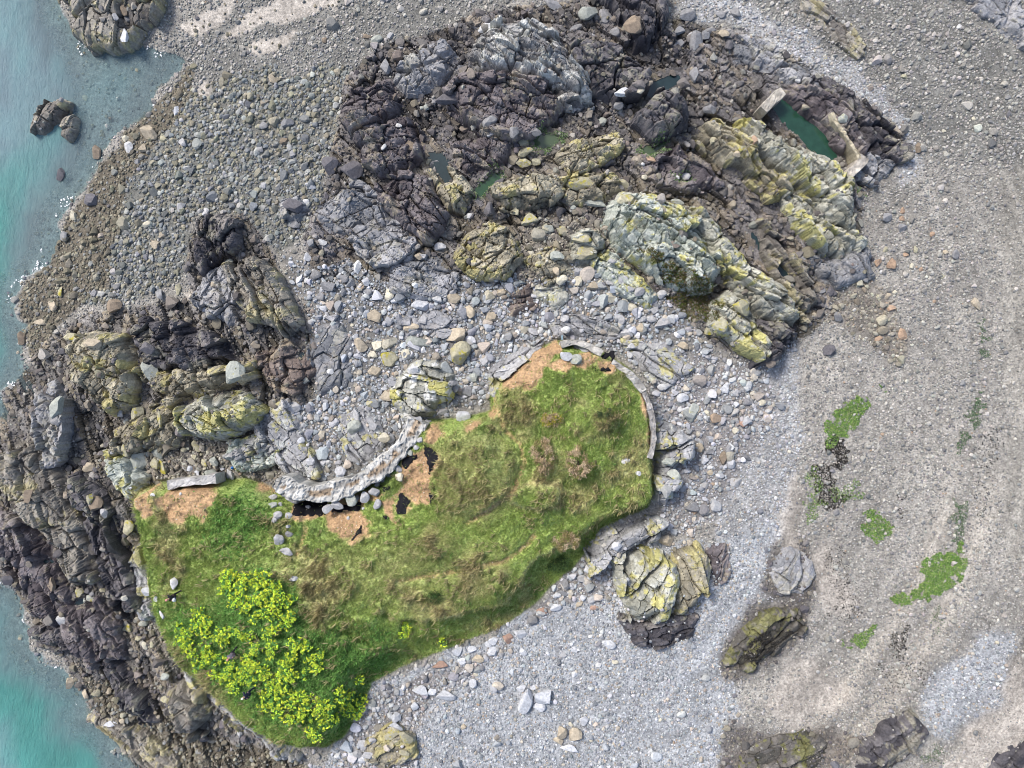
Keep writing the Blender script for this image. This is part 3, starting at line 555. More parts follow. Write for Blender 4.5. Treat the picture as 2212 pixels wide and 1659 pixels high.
    ii = np.clip(((x - X0) / DX).round().astype(int), 0, NX - 1); jj = np.clip(((y - Y0) / DX).round().astype(int), 0, NY - 1)
    mk = e > 0
    np.maximum.at(G, (jj[mk], ii[mk]), zz[mk])
for i, row in enumerate(OUT): make_outcrop(i, *row)

# ---------------------------------------------------------------- loose stones
def ico(n):
    t = (1 + 5 ** .5) / 2
    V = [(-1, t, 0), (1, t, 0), (-1, -t, 0), (1, -t, 0), (0, -1, t), (0, 1, t), (0, -1, -t), (0, 1, -t), (t, 0, -1), (t, 0, 1), (-t, 0, -1), (-t, 0, 1)]
    F = [(0, 11, 5), (0, 5, 1), (0, 1, 7), (0, 7, 10), (0, 10, 11), (1, 5, 9), (5, 11, 4), (11, 10, 2), (10, 7, 6), (7, 1, 8), (3, 9, 4), (3, 4, 2), (3, 2, 6), (3, 6, 8), (3, 8, 9), (4, 9, 5), (2, 4, 11), (6, 2, 10), (8, 6, 7), (9, 8, 1)]
    V = [np.array(v) / np.linalg.norm(v) for v in V]
    for _ in range(n):
        mid = {}; F2 = []
        def mp(a, b):
            k = (min(a, b), max(a, b))
            if k not in mid:
                m = V[a] + V[b]; V.append(m / np.linalg.norm(m)); mid[k] = len(V) - 1
            return mid[k]
        for a, b, c in F:
            ab, bc, ca = mp(a, b), mp(b, c), mp(c, a); F2 += [(a, ab, ca), (b, bc, ab), (c, ca, bc), (ab, bc, ca)]
        F = F2
    return np.array(V), np.array(F)
def chisel(V, n, lo, hi, jit, r):
    V = V * (1 + jit * r.standard_normal((len(V), 1)))
    for _ in range(n):
        nn = r.standard_normal(3); nn /= np.linalg.norm(nn); t = r.uniform(lo, hi)
        d = V @ nn; V = V - np.where(d > t, d - t, 0)[:, None] * nn
    return V / np.abs(V).max(0) * 0.5
I0, I1, I2 = ico(0), ico(1), ico(2)
T0 = [chisel(I0[0], 2, .6, .9, .12, rng) for _ in range(12)]
T1 = [chisel(I1[0], 8, .42, .78, .04, rng) for _ in range(16)]
def stone_cloud(name, tmpl, Fc, P, sc3, ang, tilt, col):
    """many loose stones as one uncountable mass"""
    k = rng.integers(0, len(tmpl), len(P)); A = np.stack(tmpl)[k]              # n,v,3
    A = A * sc3[:, None, :]
    ct, st = np.cos(tilt)[:, None], np.sin(tilt)[:, None]
    y, z = A[..., 1] * ct - A[..., 2] * st, A[..., 1] * st + A[..., 2] * ct
    ca, sa = np.cos(ang)[:, None], np.sin(ang)[:, None]
    x2, y2 = A[..., 0] * ca - y * sa, A[..., 0] * sa + y * ca
    V = np.stack([x2, y2, z], -1) + P[:, None, :]
    nv = A.shape[1]; F = (Fc[None] + (np.arange(len(P)) * nv)[:, None, None]).reshape(-1, 3)
    return mesh_np(name, V.reshape(-1, 3), F, M_STONE, np.repeat(col, nv, 0))
def scatter(sp, jit, di):
    gx = np.arange(-53, 53, sp); gy = np.arange(-41, 41, sp); x, y = np.meshgrid(gx, gy); n = x.size
    x = x.ravel() + rng.uniform(-jit, jit, n) * sp; y = y.ravel() + rng.uniform(-jit, jit, n) * sp
    ix = ((x - X0) / DX).astype(int); iy = ((y - Y0) / DX).astype(int)
    zi = zone[iy, ix]; dens = np.array([ZN[k][di] if k in ZN else 0 for k in range(32)])[zi]
    patchy = 0.75 + 0.5 * samp(nz1, x, y) + 0.25 * samp(nz2, x, y)
    ok = (rng.random(n) < dens * patchy) & (G[iy, ix] - T[iy, ix] < 0.15) & (poolm[iy, ix] < .3) & (dm[iy, ix] < -0.1)
    ok |= (rng.random(n) < 0.025 * (zi != 9)) & (G[iy, ix] - T[iy, ix] > 0.15)
    x, y, zi = x[ok], y[ok], zi[ok]; n = len(x)
    pal = np.stack([np.array((ZN[k][1] * 6)[:6]) if k in ZN else np.zeros((6, 3)) for k in range(32)])
    col = pal[zi, rng.integers(0, 6, n)] * rng.uniform(.6, 1.32, (n, 1)) * (1 + .018 * rng.standard_normal((n, 3)))
    ru = rng.random(n) < 0.006 * np.isin(zi, (0, 14, 4, 8, 7)) + .015 * (zi == 13); col[ru] = np.array([.31, .235, .17])
    return x, y, samp(G, x, y), zi, np.clip(col, .02, .8)
BIG = {4: .75, 8: .7, 13: .6, 16: .35, 1: .22, 6: .35, 5: .45, 12: .08, 7: .05, 17: .35, 2: .12}
for k_ in ZN: ZN[k_] = ZN[k_] + (BIG.get(k_, 0),)
def lay(name, sp, jit, di, lo, hi, tm, Fc, flatn):
    x, y, z, zi, col = scatter(sp, jit, di); n = len(x)
    s = rng.uniform(lo, hi, n) * np.where(rng.random(n) < .12, 1.35, 1); asp = rng.uniform(.65, 1.0, n)
    s3 = np.stack([s, s * asp, s * rng.uniform(flatn * .8, flatn * 1.3, n)], 1)
    ang = np.where(np.isin(zi, (1, 2, 12)), rng.normal(R(55), .5, n), rng.uniform(0, 6.283, n))
    o = stone_cloud(name, tm, Fc, np.stack([x, y, z + s3[:, 2] * .18], 1), s3, ang, rng.normal(0, .25, n), col)
    return tag(o, kind='stuff')
T1A = [chisel(I1[0], 9, .40, .75, .03, rng) for _ in range(16)]
tag(lay('loose_rocks', 1.15, .45, 5, .60, 1.15, T1A, I1[1], .6), 'bigger angular loose rocks lying among the cobbles', 'rocks')
tag(lay('cobbles', 0.62, .42, 4, .36, .74, T1, I1[1], .6), 'rounded grey cobbles strewn thickly over the beach around the rocks', 'cobbles')
tag(lay('pebbles', 0.34, .45, 3, .22, .42, T0, I0[1], .6), 'smaller grey and tan pebbles between the cobbles and rocks', 'pebbles')
tag(lay('shingle', 0.21, .48, 2, .13, .23, T0, I0[1], .6), 'fine pale shingle spread over the whole strand', 'shingle')

# hand-placed boulders: tile origin, then x y w [h] code
COLS = {'g': ((.33, .33, .335), 0, 'grey'), 'w': ((.46, .46, .455), 0, 'white'), 'c': ((.46, .43, .34), .08, 'cream'), 't': ((.36, .31, .235), .05, 'tan'), 'o': ((.33, .235, .165), 0, 'orange-brown'),
        'd': ((.115, .11, .12), 0, 'dark'), 'k': ((.20, .20, .205), 0, 'dark grey'), 'y': ((.33, .31, .22), .24, 'yellow-lichened'), 'l': ((.29, .305, .275), .14, 'pale lichened'), 'b': ((.20, .16, .12), .02, 'brown'), 'p': ((.44, .45, .47), 0, 'pale blue-grey'), 'r': ((.33, .22, .17), 0, 'reddish')}
BO = [
 (553, 829.5, "1385 335 75 95 g;1405 420 62 g;1420 490 62 70 g;1390 550 58 g;1340 590 75 l;1265 600 85 g;1455 385 50 g;1485 330 70 55 g;1230 735 72 g;1160 790 60 75 g;1105 835 60 g;1055 875 60 65 g;1250 800 95 80 c;935 970 75 90 g;1015 940 80 65 g;885 990 45 60 g;815 1000 100 90 l;705 1040 85 70 g;625 1075 85 62 g;465 1060 70 60 g;1045 1040 75 95 g;150 1045 105 50 l;255 1025 55 g;190 1135 85 80 g;165 1180 60 70 g;280 1140 70 60 g;280 1235 45 g;285 1295 65 60 k;190 1340 115 95 g;265 1450 120 75 g;180 970 95 65 g;800 1158 35 w;930 1075 35 w;330 190 130 100 g;1130 100 120 90 t;590 145 65 g;985 175 90 70 y;1060 290 75 g;1105 455 110 95 c;470 670 75 70 p;390 490 70 60 p;735 760 85 g;1010 360 70 75 g;620 680 70 50 w;690 380 60 c;1700 40 110 90 k;1810 65 110 k;1660 110 85 65 g;1750 125 75 k;1610 235 100 60 k;1620 175 70 k;1905 30 60 g;1770 290 170 110 p;850 370 130 120 l"),
 (553, 414.75, "1150 890 100 110 c;1570 930 90 75 w;1415 985 150 110 p;1715 920 125 90 t;2010 900 85 95 c;1840 1040 110 115 t;1450 1100 90 80 g;2035 1090 110 100 t;1150 1300 150 110 c;1060 1330 130 95 c;1155 1440 150 135 y;900 1330 130 130 t;1400 1290 230 120 l;1735 1240 210 120 t;1300 1400 95 c;1010 1410 80 c;1020 1560 110 105 t;1980 1460 100 g;570 440 85 70 w;430 85 60 w;1850 200 75 60 w;1580 480 125 80 g;510 720 110 90 k;620 810 125 85 k;755 750 90 65 k;560 900 90 70 k;1030 1070 170 100 t;640 1550 70 w;480 1130 75 60 g;945 780 78 70 p;440 560 90 p;1400 560 80 60 t;310 130 170 130 d;330 290 110 90 k;1890 1600 105 80 l;1710 1650 90 70 k;835 1150 42 c;480 440 80 k;960 860 90 60 k;1340 1170 140 70 t;610 1060 50 g;580 1010 70 p;1215 930 120 70 p;2120 870 80 t;1905 945 70 p;1770 1390 190 190 y"),
 (1106, 414.75, "155 250 155 115 y;310 320 150 70 l;440 330 110 90 y;600 420 160 110 y;640 545 200 150 y;375 560 150 95 l;565 690 85 75 g;680 690 115 70 g;575 775 80 90 c;430 760 100 c;700 820 105 90 t;850 790 95 70 g;945 760 110 85 g;845 910 105 90 c;975 940 60 c;1025 1000 105 70 c;930 1105 100 85 g;695 1030 62 w;1110 1170 85 75 t;990 1215 105 90 g;1195 1100 105 60 g;1300 1140 145 100 g;1025 835 72 60 g;1295 885 85 80 g;1090 860 110 80 g;465 1190 80 62 w;180 1210 110 70 g;165 535 72 c;535 140 72 60 l;1475 1335 95 t;460 1330 110 90 c;555 1350 85 75 g;620 1370 90 100 g;475 1420 125 80 p;560 1450 110 95 l;380 690 70 80 t;460 1100 80 70 g;1240 1020 100 70 g;1430 80 120 60 l;980 80 170 110 y;710 100 230 90 l;30 170 90 60 y;240 620 90 70 y;1080 1050 80 90 p;760 780 60 c;1390 590 60 y;1960 1010 150 150 y;1810 1140 150 120 y;1690 1200 110 80 y;870 600 80 50 g;1030 1340 80 g"),
 (1106, 829.5, "1545 265 95 195 l;1300 25 90 60 w;1475 120 105 85 p;1455 215 75 55 w;1755 240 50 w;1690 250 70 60 c;1935 405 72 65 c;1625 555 70 90 t;1705 580 50 w;1830 640 80 110 b;1770 865 40 w;1560 1070 130 110 k;1330 1350 110 100 t;1840 40 90 p;2150 165 85 60 c;725 1610 85 70 p;650 1590 72 60 p;1420 1480 45 c;985 665 85 55 w;1090 770 60 45 w;1345 680 120 80 l;1395 790 120 110 l;1350 950 80 95 l;1460 350 90 50 p;1610 220 60 80 t;2070 140 70 k;1880 570 70 110 k;1720 760 70 60 t;1590 810 60 t;1995 340 90 70 r;1720 720 70 40 w;1580 1100 60 70 o"),
 (553, 1244.25, "1740 650 90 75 p;1860 640 95 70 p;2040 660 90 95 p;2170 540 100 80 r;2050 560 85 70 p;1920 705 110 70 t;1840 710 55 65 g;1600 770 140 75 r;1430 990 150 100 p;1640 1020 180 90 p;1520 1010 90 70 p;1790 740 100 60 p;1880 930 75 90 p;1120 1015 60 g;1215 1220 85 90 p;1220 1280 120 60 p;1180 1370 140 70 y;1290 1400 140 110 y;1010 1400 80 65 g;870 1540 90 g;960 1560 105 70 g;920 1590 80 60 p;1310 1340 60 45 y;1270 1530 110 55 y;1390 805 70 45 g;1900 850 50 c;330 30 80 55 w;2010 590 75 55 p;1250 1000 60 70 p;1800 1300 60 t"),
 (1106, 1244.25, "105 1070 140 220 p;260 1030 150 130 p;235 1130 110 90 p;425 1340 100 120 t;535 1375 135 140 t;400 1420 85 60 t;620 1250 80 85 p;500 1490 170 70 p;260 300 95 55 r;455 70 85 95 k;525 95 65 70 g;600 30 110 80 g;370 265 115 70 p;685 210 90 60 g;590 240 90 45 t;710 275 80 45 r;835 590 130 80 p;450 685 82 50 g;540 640 65 p;755 770 62 w;890 745 65 45 c;95 650 60 80 p;180 385 85 90 k;60 500 130 70 p;45 440 60 k;80 970 85 60 p;190 960 75 50 p;440 150 90 55 k;505 170 40 65 t;620 185 65 60 p;1280 1245 25 40 c;510 1280 50 c;2050 0 60 k"),
 (553, 0, "1750 580 130 105 k;1600 590 85 70 k;1530 880 80 90 k;1475 930 55 60 l;1435 930 42 l;1130 580 105 130 k;1670 880 220 140 d;2020 1060 130 100 k;2035 1135 90 50 g;1525 1390 140 75 k;1230 1080 65 45 w;1110 1270 70 40 w;635 1430 170 160 d;820 1480 210 150 d;1040 345 105 80 l;950 310 95 50 b;240 1230 75 70 b;30 1290 80 k;310 1340 65 80 k;65 1605 60 70 g;475 1600 95 65 p;140 690 80 90 t;175 1470 50 p;1330 1260 120 80 b;270 1060 110 90 k;590 350 50 60 b;1980 240 130 70 w;2070 330 90 60 w;60 1090 90 70 k;1160 310 70 50 g;1250 410 70 40 g"),
 (1106, 0, "660 120 175 120 l;810 140 130 130 k;340 40 200 80 k;1060 230 200 160 b;905 275 110 90 k;1040 310 180 55 k;1450 380 150 80 k;1590 360 120 190 k;1500 130 170 110 k;1820 295 110 75 t;1660 310 90 80 k;1440 285 110 80 k;950 840 150 95 p;1065 875 82 60 c;905 925 105 80 k;945 980 70 50 k;540 950 62 50 g;780 1055 85 70 l;205 1155 95 80 k;110 1230 140 90 y;245 1255 115 75 y;115 1315 135 70 y;100 1400 135 90 y;205 1400 85 65 y;1580 650 95 130 k;1130 1425 45 w;1500 1525 80 65 w;1435 1530 40 w;1150 1530 70 55 c;20 1200 90 110 k;560 240 120 50 k;1340 90 60 70 l;1800 130 90 60 k;1930 120 80 100 k;1710 270 100 60 k;1680 980 110 80 k;1540 320 60 90 g;1200 1380 90 50 o;590 1590 240 120 y;950 1580 170 90 y;1990 1280 80 60 y;1720 1240 80 y;1870 1400 80 60 t;1640 600 60 45 g;2080 1230 60 90 o;700 300 80 35 g"),
 (1659, 0, "640 1030 75 80 l;1780 1025 45 c;1650 230 55 w;1180 660 70 50 y;1520 1130? 40 c".replace('?', '') + ";250 700 55 w;980 1000 80 50 t;1300 1270 60 100 b;800 345 50 y;500 500 40 y"),
 (1659, 414.75, "1015 215 100 85 k;1160 230 55 o;1425 365 62 o;1610 535 75 90 k;1190 545 52 o;950 605 70 80 o;1065 620 80 90 o;1320 670 50 o;1245 650 45 70 c;1795 970 75 110 t;1060 1010 85 60 o;955 1270 75 50 o;1160 1230 70 110 o;530 1370 110 100 d;1150 310 90 70 k;1165 160 50 60 o;480 860 80 55 k;600 1070 80 90 k;1015 500 50 60 y;1280 500 45 70 y;985 690 45 w;1510 730 45 y;1050 890 60 t;960 910 50 70 y;1100 870 50 c;840 760 60 k;990 1000 45 70 o;400 1070 60 t;1540 520 60 t"),
 (0, 414.75, "640 205 75 85 c;1340 455 75 80 t;1560 130 60 90 g;185 1265 85 120 b;455 985 95 85 t;1540 840 50 105 y;1380 890 80 100 k;1000 985 130 125 b;785 85 110 130 d;520 870 50 100 y;1780 180 80 80 g;1960 600 90 80 l;1270 280 80 60 c;620 1265 130 90 y;800 1320 150 100 t;1280 1340 110 130 d;820 870 90 60 k;560 390 80 90 k;1850 800 60 t;350 1130 120 60 t;700 1150 60 b;2020 1580 200 230 l;1290 1540 150 200 l;1750 1000? 90 60 p".replace('?', '')),
 (0, 0, "1120 1275 75 110 w;1080 310 75 115 p;1580 1240 75 85 g;1085 1200 75 60 c;520 1510 85 115 d;1190 1395 70 60 k;1520 950 50 105 p;1460 390 45 k;1700 160 45 35 d;2090 890 60 g;1240 1290 80 90 t;1300 1140 150 130 t;830 1320 95 120 b;1420 1200 75 60 y;1070 80 70 100 b;1100 160 50 60 k;1030 180 70 g;530 870 45 60 k"),
 (0, 829.5, "1040 250 90 80 w;1200 660 170 240 l;1375 570 110 160 l;1410 300 55 150 y;1345 685 110 90 y;1405 715 65 130 y;1700 545 95 120 y;1690 630 62 y;1765 680 70 70 y;1855 665 80 85 l;1922 735 42 p;1990 780 80 95 g;1930 780 60 45 g;1640 740 60 70 p;1705 770 55 p;1825 780 105 95 l;1590 575 60 y;880 535 55 c;1080 570 80 120 y;865 960 60 105 y;830 1045 140 160 b;730 860 60 d;765 710 125 90 t;245 960 70 130 b;1040 555 50 60 y;975 590 45 g;1110 1240 110 130 y;1195 880 30 w;1560 945 28 w;1320 960 50 35 w;600 200 130 200 l;590 300 120 110 k;945 1100 70 90 g;1100 320 70 l;1190 240 110 150 y;1690 700 45 p;1600 720 50 70 p;1830 690 40 t;1740 610 40 y"),
 (0, 1244.25, "440 80 80 120 b;530 380 100 90 w;770 200 110 80 l;1110 440 75 80 y;1080 460 60 y;1260 600 50 90 c;1420 870 90 60 l;600 920 80 100 t;740 1020 60 90 t;1060 1260 70 60 t;960 1280 130 60 p;690 140 70 80 y;880 120 50 70 y;1130 270 90 80 t;1030 180 45 y;1290 120 110 90 p;1310 600 45 70 y;1200 540 70 50 y;1510 60 70 100 w;1430 320 30 90 w;1400 170 40 60 w;960 990 50 80 t;1450 1050 90 70 y;2080 1110 80 70 p;800 160 60 k;90 20 110 80 d;1180 380 60 c;2070 1370 60 g"),
]
LM = [("the curved wall", 760, 1048), ("the straight wall", 410, 1040), ("the stone parapet", 1370, 810), ("the white-splashed rock", 905, 840), ("the pale green hump", 1430, 530), ("the yellow ridge", 1610, 590), ("the walled pool", 1735, 275), ("the black cube rock", 1435, 248),
      ("the blue-grey slabs", 790, 480), ("the yellow-draped rock", 1390, 1270), ("the rock islets", 100, 245), ("the ochre ledge", 1135, 420), ("the green pool", 1050, 400), ("the dark pool", 1435, 190), ("the lichen dome", 475, 895), ("the white broken ridge", 1130, 100), ("the purple slab", 840, 310),
      ("the three brown bushes", 1215, 1030), ("the bare soil patch", 890, 1060), ("the white sand streak", 560, 70), ("the top headland", 230, 40), ("the green weed bed", 1830, 900), ("the flower slope", 560, 1420), ("the grass tip", 730, 1610), ("the west shore ridge", 100, 1110), ("the open pale shingle", 1200, 1560),
      ("the far strand", 2080, 500), ("the cobble beach", 520, 330), ("the west gully", 250, 700), ("the dark cove floor", 1260, 300), ("the lower weed rock", 1660, 1380), ("the shore knuckle", 100, 1385), ("the east rim cliff", 1450, 1000), ("the south grass edge", 1020, 1390), ("the grassy hollow", 1480, 650), ("the dark knobbly outcrop", 465, 525), ("the mottled round rock", 1050, 550), ("the top boulder heap", 1400, 40), ("the turquoise water", 150, 1500), ("the pale stone spread", 1100, 690)]
WLINE = wpoly('903 908 893 930 877 954 858 978 830 1004 800 1028 765 1048 728 1060 680 1068 640 1062 603 1044', 3)
WALLN = lambda x, y: float(dline(WLINE, np.array([x]), np.array([y]))[0])
FT = [chisel(I2[0], 11, .42, .8, .015, rng) for _ in range(22)]; RT = [chisel(I2[0], 6, .72, .95, .03, rng) for _ in range(8)]
def tmesh(V, nm, sm):
    o = mesh_np(nm, V * 1.0, I2[1], M_BOULDER, smooth=sm); me = o.data; bpy.data.objects.remove(o); return me
ANG = [tmesh(v, 'boulder', False) for v in FT]; RND = [tmesh(v, 'boulder', False) for v in RT]
BL = []
for u0, v0, s in BO:
    for it in s.split(';'):
        f = it.split(); code = f[-1]; nn = [float(t) for t in f[:-1]]
        x, y, w = nn[:3]; h = nn[3] if len(nn) > 3 else w * .85
        BL.append([u0 + x / 4, v0 + y / 4, w / 4 * S, h / 4 * S, code])
BL.sort(key=lambda b: -b[2] * b[3])
seen = {}
rb = random.Random(3)
for n, (u, v, w, h, code) in enumerate(BL[:300]):
    z = 0.0
    for _ in range(3):
        x, y = W(u, v, z); z = max(SEA - .1, float(samp(G, x, y))) + 0.1
    k = S * (CH - z) / CH / S
    if WALLN(x, y) < 1.75 and v > 900: z = max(z, 2.6); x, y = W(u, v, z); k *= 1.2
    colr, li, cn = COLS[code]
    rounded = code in 'wp' and w * h < .7 and rb.random() < .5
    o = bpy.data.objects.new('boulder', rb.choice(RND if rounded else ANG)); C.objects.link(o)
    hh = min(w, h) * rb.uniform(.55, .8)
    if w > h * 1.0: o.rotation_euler = (rb.uniform(-.1, .1), rb.uniform(-.1, .1), rb.uniform(-.35, .35)); o.scale = (w * k * 1.06, h * k * 1.06, hh)
    else: o.rotation_euler = (rb.uniform(-.1, .1), rb.uniform(-.1, .1), rb.uniform(-.35, .35)); o.scale = (w * k * 1.06, h * k * 1.06, hh)
    o.location = (x, y, z - 0.1 + hh * .28)
    f = rb.uniform(.85, 1.15); o.color = (min(1, colr[0] * f), min(1, colr[1] * f), min(1, colr[2] * f), li + rb.uniform(-.02, .03))
    dd = sorted((math.hypot(u - a, v - b), nm) for nm, a, b in LM)
    big = w * h; sz = 'huge' if big > 1.8 else 'large' if big > .9 else 'medium' if big > .45 else 'small'
    asp = max(w, h) / min(w, h); shp = 'long' if asp > 1.55 else ('rounded' if rounded else 'angular')
    lab = f"{sz} {cn} {shp} boulder beside {dd[0][1]}" if dd[0][0] < 45 else f"{sz} {cn} {shp} boulder between {dd[0][1]} and {dd[1][1]}"
    seen.setdefault(lab, []).append(o)
    o['category'] = 'boulder'; o['group'] = f"boulders near {dd[0][1]}"
rest = []
for (u, v, w, h, code) in BL[300:]:
    z = 0.0
    for _ in range(3):
        x, y = W(u, v, z); z = float(samp(G, x, y)) + 0.05
    rest.append((x, y, z, w, h, min(w, h) * .6) + COLS[code][0])
rest = np.array(rest)
tag(stone_cloud('stones', T1, I1[1], rest[:, :3], rest[:, 3:6], rng.normal(0, .4, len(rest)), rng.normal(0, .1, len(rest)), rest[:, 6:]), 'smaller single stones dotted among the boulders and walls', 'stones', kind='stuff')
for lab, os_ in seen.items():
    for i, o in enumerate(os_):
        if len(os_) == 1: o['label'] = lab
        elif len(os_) == 2: o['label'] = ('bigger ' if i == 0 else 'lesser ') + lab
        elif len(os_) == 3: o['label'] = ('biggest ', 'middling ', 'least ')[i] + lab
        else: o['label'] = lab

# ---------------------------------------------------------------- walls
def wall(name, line, zt, wid, hgt, label, col, cat='wall', rough=.10, seed=0, zr=3.0):
    P = wpoly(line, zr); n = []
    for a, b in zip(P[:-1], P[1:]):
        m = max(1, int(np.linalg.norm(b - a) / .15))
        n += [a + (b - a) * t / m for t in range(m)]
    n.append(P[-1]); n = np.array(n)
    for _ in range(3): n[1:-1] = (n[:-2] + 2 * n[1:-1] + n[2:]) / 4
    tg = np.gradient(n, axis=0); tg /= np.linalg.norm(tg, axis=1)[:, None]; nr = np.stack([-tg[:, 1], tg[:, 0]], 1)
    pr = [(-.5, -hgt), (-.5, -hgt * .66), (-.5, -hgt * .33), (-.5, -.12), (-.44, 0)] + [(t, 0) for t in np.linspace(-.36, .36, 7)] + [(.44, 0), (.5, -.12), (.5, -hgt * .33), (.5, -hgt * .66), (.5, -hgt)]
    m = len(pr); V = []; Cc = []
    ztop = zt if callable(zt) else (lambda x, y: zt)
    for i, q in enumerate(n):
        for j, (o, z) in enumerate(pr):
            w = wid * (1 + .14 * math.sin(i * .21 + seed) + .08 * math.sin(i * .7))
            V.append((q[0] + nr[i, 0] * o * w, q[1] + nr[i, 1] * o * w, 0))
    V = np.array(V); jx_ = fbm(V[:, 0] / .5, V[:, 1] / .5, 700 + seed, 3)
    cell = worley(V[:, 0] / .55, V[:, 1] / .55, 720 + seed)
    for i in range(len(n)):
        for j, (o, z) in enumerate(pr):
            k = i * m + j; V[k, 2] = ztop(n[i, 0], n[i, 1]) + z + rough * (jx_[k] + .9 * (cell[2][k] - .5) - .9 * (cell[1][k] - cell[0][k] < .12))
            V[k, :2] += nr[i] * rough * .7 * jx_[k]
    cj = np.tile(np.arange(m), len(n)); infill = ((cj >= 7) & (cj <= 9) & (fbm(V[:, 0] / 1.1, V[:, 1] / 1.1, 760 + seed, 2) > .0) & (wid > 1.2))[:, None]
    col = np.where(infill, np.array([.27, .21, .15]), np.array(col)) * (.7 + .6 * cell[2])[:, None] * (1 + .3 * jx_[:, None])
    F = [(i * m + j, (i + 1) * m + j, (i + 1) * m + j + 1, i * m + j + 1) for i in range(len(n) - 1) for j in range(m - 1)]
    caps = []
    for base in (0, (len(n) - 1) * m):
        for j in range(m // 2):
            a, b = base + j, base + j + 1; c, d = base + m - 2 - j, base + m - 1 - j
            if b < c: caps.append((a, b, c, d))
    o = mesh_np(name, V, np.array(F + caps), M_WALL, np.clip(col, .02, .7))
    return tag(o, label, cat)
wall('sea_wall', "903 908 893 930 877 954 858 978 830 1004 800 1028 765 1048 728 1060 680 1068 640 1062 603 1044", 3.1, 1.6, 3.4, "broad curved rubble sea wall holding back the grassy mound", (.37, .365, .345), seed=1, rough=.16)
wall('sea_wall', "590 1045 602 1052 612 1062 625 1076 640 1082", 2.75, .9, 2.2, "short ruined stub at the lower end of the curved wall", (.28, .275, .26), seed=9)
wall('retaining_wall', "356 1050 385 1045 420 1041 462 1036", 2.6, .8, 2.2, "short straight pale concrete wall above the lichened stones", (.37, .36, .35), seed=2, rough=.05)
gtop = lambda x, y: max(2.4, float(samp(T, x, y)) + .1)
wall('parapet', "1212 745 1240 738 1272 748 1300 764", 3.15, .62, 3.4, "curved stone parapet beside the heaped slabs on the mound", (.34, .325, .295), seed=3, rough=.05)
wall('parapet', "1322 782 1345 797 1372 820 1390 845", 3.15, .68, 3.4, "curved parapet between the black patch and the grass", (.33, .32, .30), seed=4, rough=.06)
wall('parapet', "1390 845 1402 872 1410 905 1413 945 1408 975 1403 990", 3.1, .5, 3.4, "narrow worn parapet along the mound's east rim", (.31, .295, .28), seed=5, rough=.07)
wall('pool_wall', "1650 236 1668 216 1692 196", 1.7, .85, 2.6, "short broad pool wall at the pool's landward end", (.36, .335, .29), seed=6, zr=1.7, rough=.06)
wall('pool_wall', "1800 240 1812 262 1832 290 1850 318 1862 340", 1.95, .36, 3.0, "thin crooked pool wall topping the dark ridge", (.38, .34, .25), seed=7, zr=2.3)
wall('pool_wall', "1870 338 1856 358 1840 372 1824 390", 1.9, .9, 2.8, "wide flat pool wall closing the pool's outer corner", (.37, .34, .30), seed=8, zr=1.9, rough=.05)

# ---------------------------------------------------------------- ragged black patches draped on the ground behind the walls
def t6(s): return [(553 + a / 4, 829.5 + b / 4) for a, b in pts(s)]
def t23(s): return [(1106 + a / 4, 414.75 + b / 4) for a, b in pts(s)]
BLK = [(t6("1250 690 1285 630 1340 615 1420 600 1400 632 1330 690 1305 750 1255 748"), "ragged black patch under the upper wall boulders beside tan soil"),
 (t6("1450 520 1520 550 1565 600 1572 670 1535 720 1500 780 1482 720 1462 640 1438 590"), "long black patch in the grass along the soil's far edge"),
 (t6("1488 940 1556 960 1532 1010 1526 1075 1502 1040"), "small black patch at the soil triangle's tip"),
 (t6("1240 935 1262 978 1345 1010 1312 1052 1290 1052 1286 1130 1220 1122 1198 1062 1220 1000"), "black patch with green tufts in the middle of the soil"),
 (t6("285 1050 420 1038 545 1040 572 1150 440 1152 320 1150"), "broad black patch behind the curved wall's lower end"),
 (t6("600 1110 700 1070 750 1072 895 1025 892 1085 860 1110 725 1110 720 1142"), "black patch lying under three wall boulders"),
 (t6("1020 900 1060 888 1152 900 1130 930 1090 942"), "short black patch under the middle wall boulders"),
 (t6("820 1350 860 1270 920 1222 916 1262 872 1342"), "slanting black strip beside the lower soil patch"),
 (t6("1090 1130 1140 1150 1148 1182 1110 1170"), "tiny black spot in the grass between two soil patches"),
 (t23("768 1455 800 1388 858 1402 852 1368 892 1366 902 1422 878 1482 850 1482 846 1432"), "black patch lying over the parapet gap"),
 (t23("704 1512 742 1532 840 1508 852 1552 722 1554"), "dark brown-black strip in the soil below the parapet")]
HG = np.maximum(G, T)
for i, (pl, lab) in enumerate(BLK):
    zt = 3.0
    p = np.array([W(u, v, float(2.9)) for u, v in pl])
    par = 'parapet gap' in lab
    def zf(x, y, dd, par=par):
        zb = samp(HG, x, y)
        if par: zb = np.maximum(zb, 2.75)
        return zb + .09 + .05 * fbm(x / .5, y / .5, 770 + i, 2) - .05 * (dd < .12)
    o = patch('black_patch', p, zf, .07, M_BLACK, edge=.22, seed=40 + i)  # thin black patch with a ragged outline, laid over the ground
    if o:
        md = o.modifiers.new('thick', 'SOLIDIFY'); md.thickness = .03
        tag(o, lab, 'sheet', 'ragged black patches behind the walls')

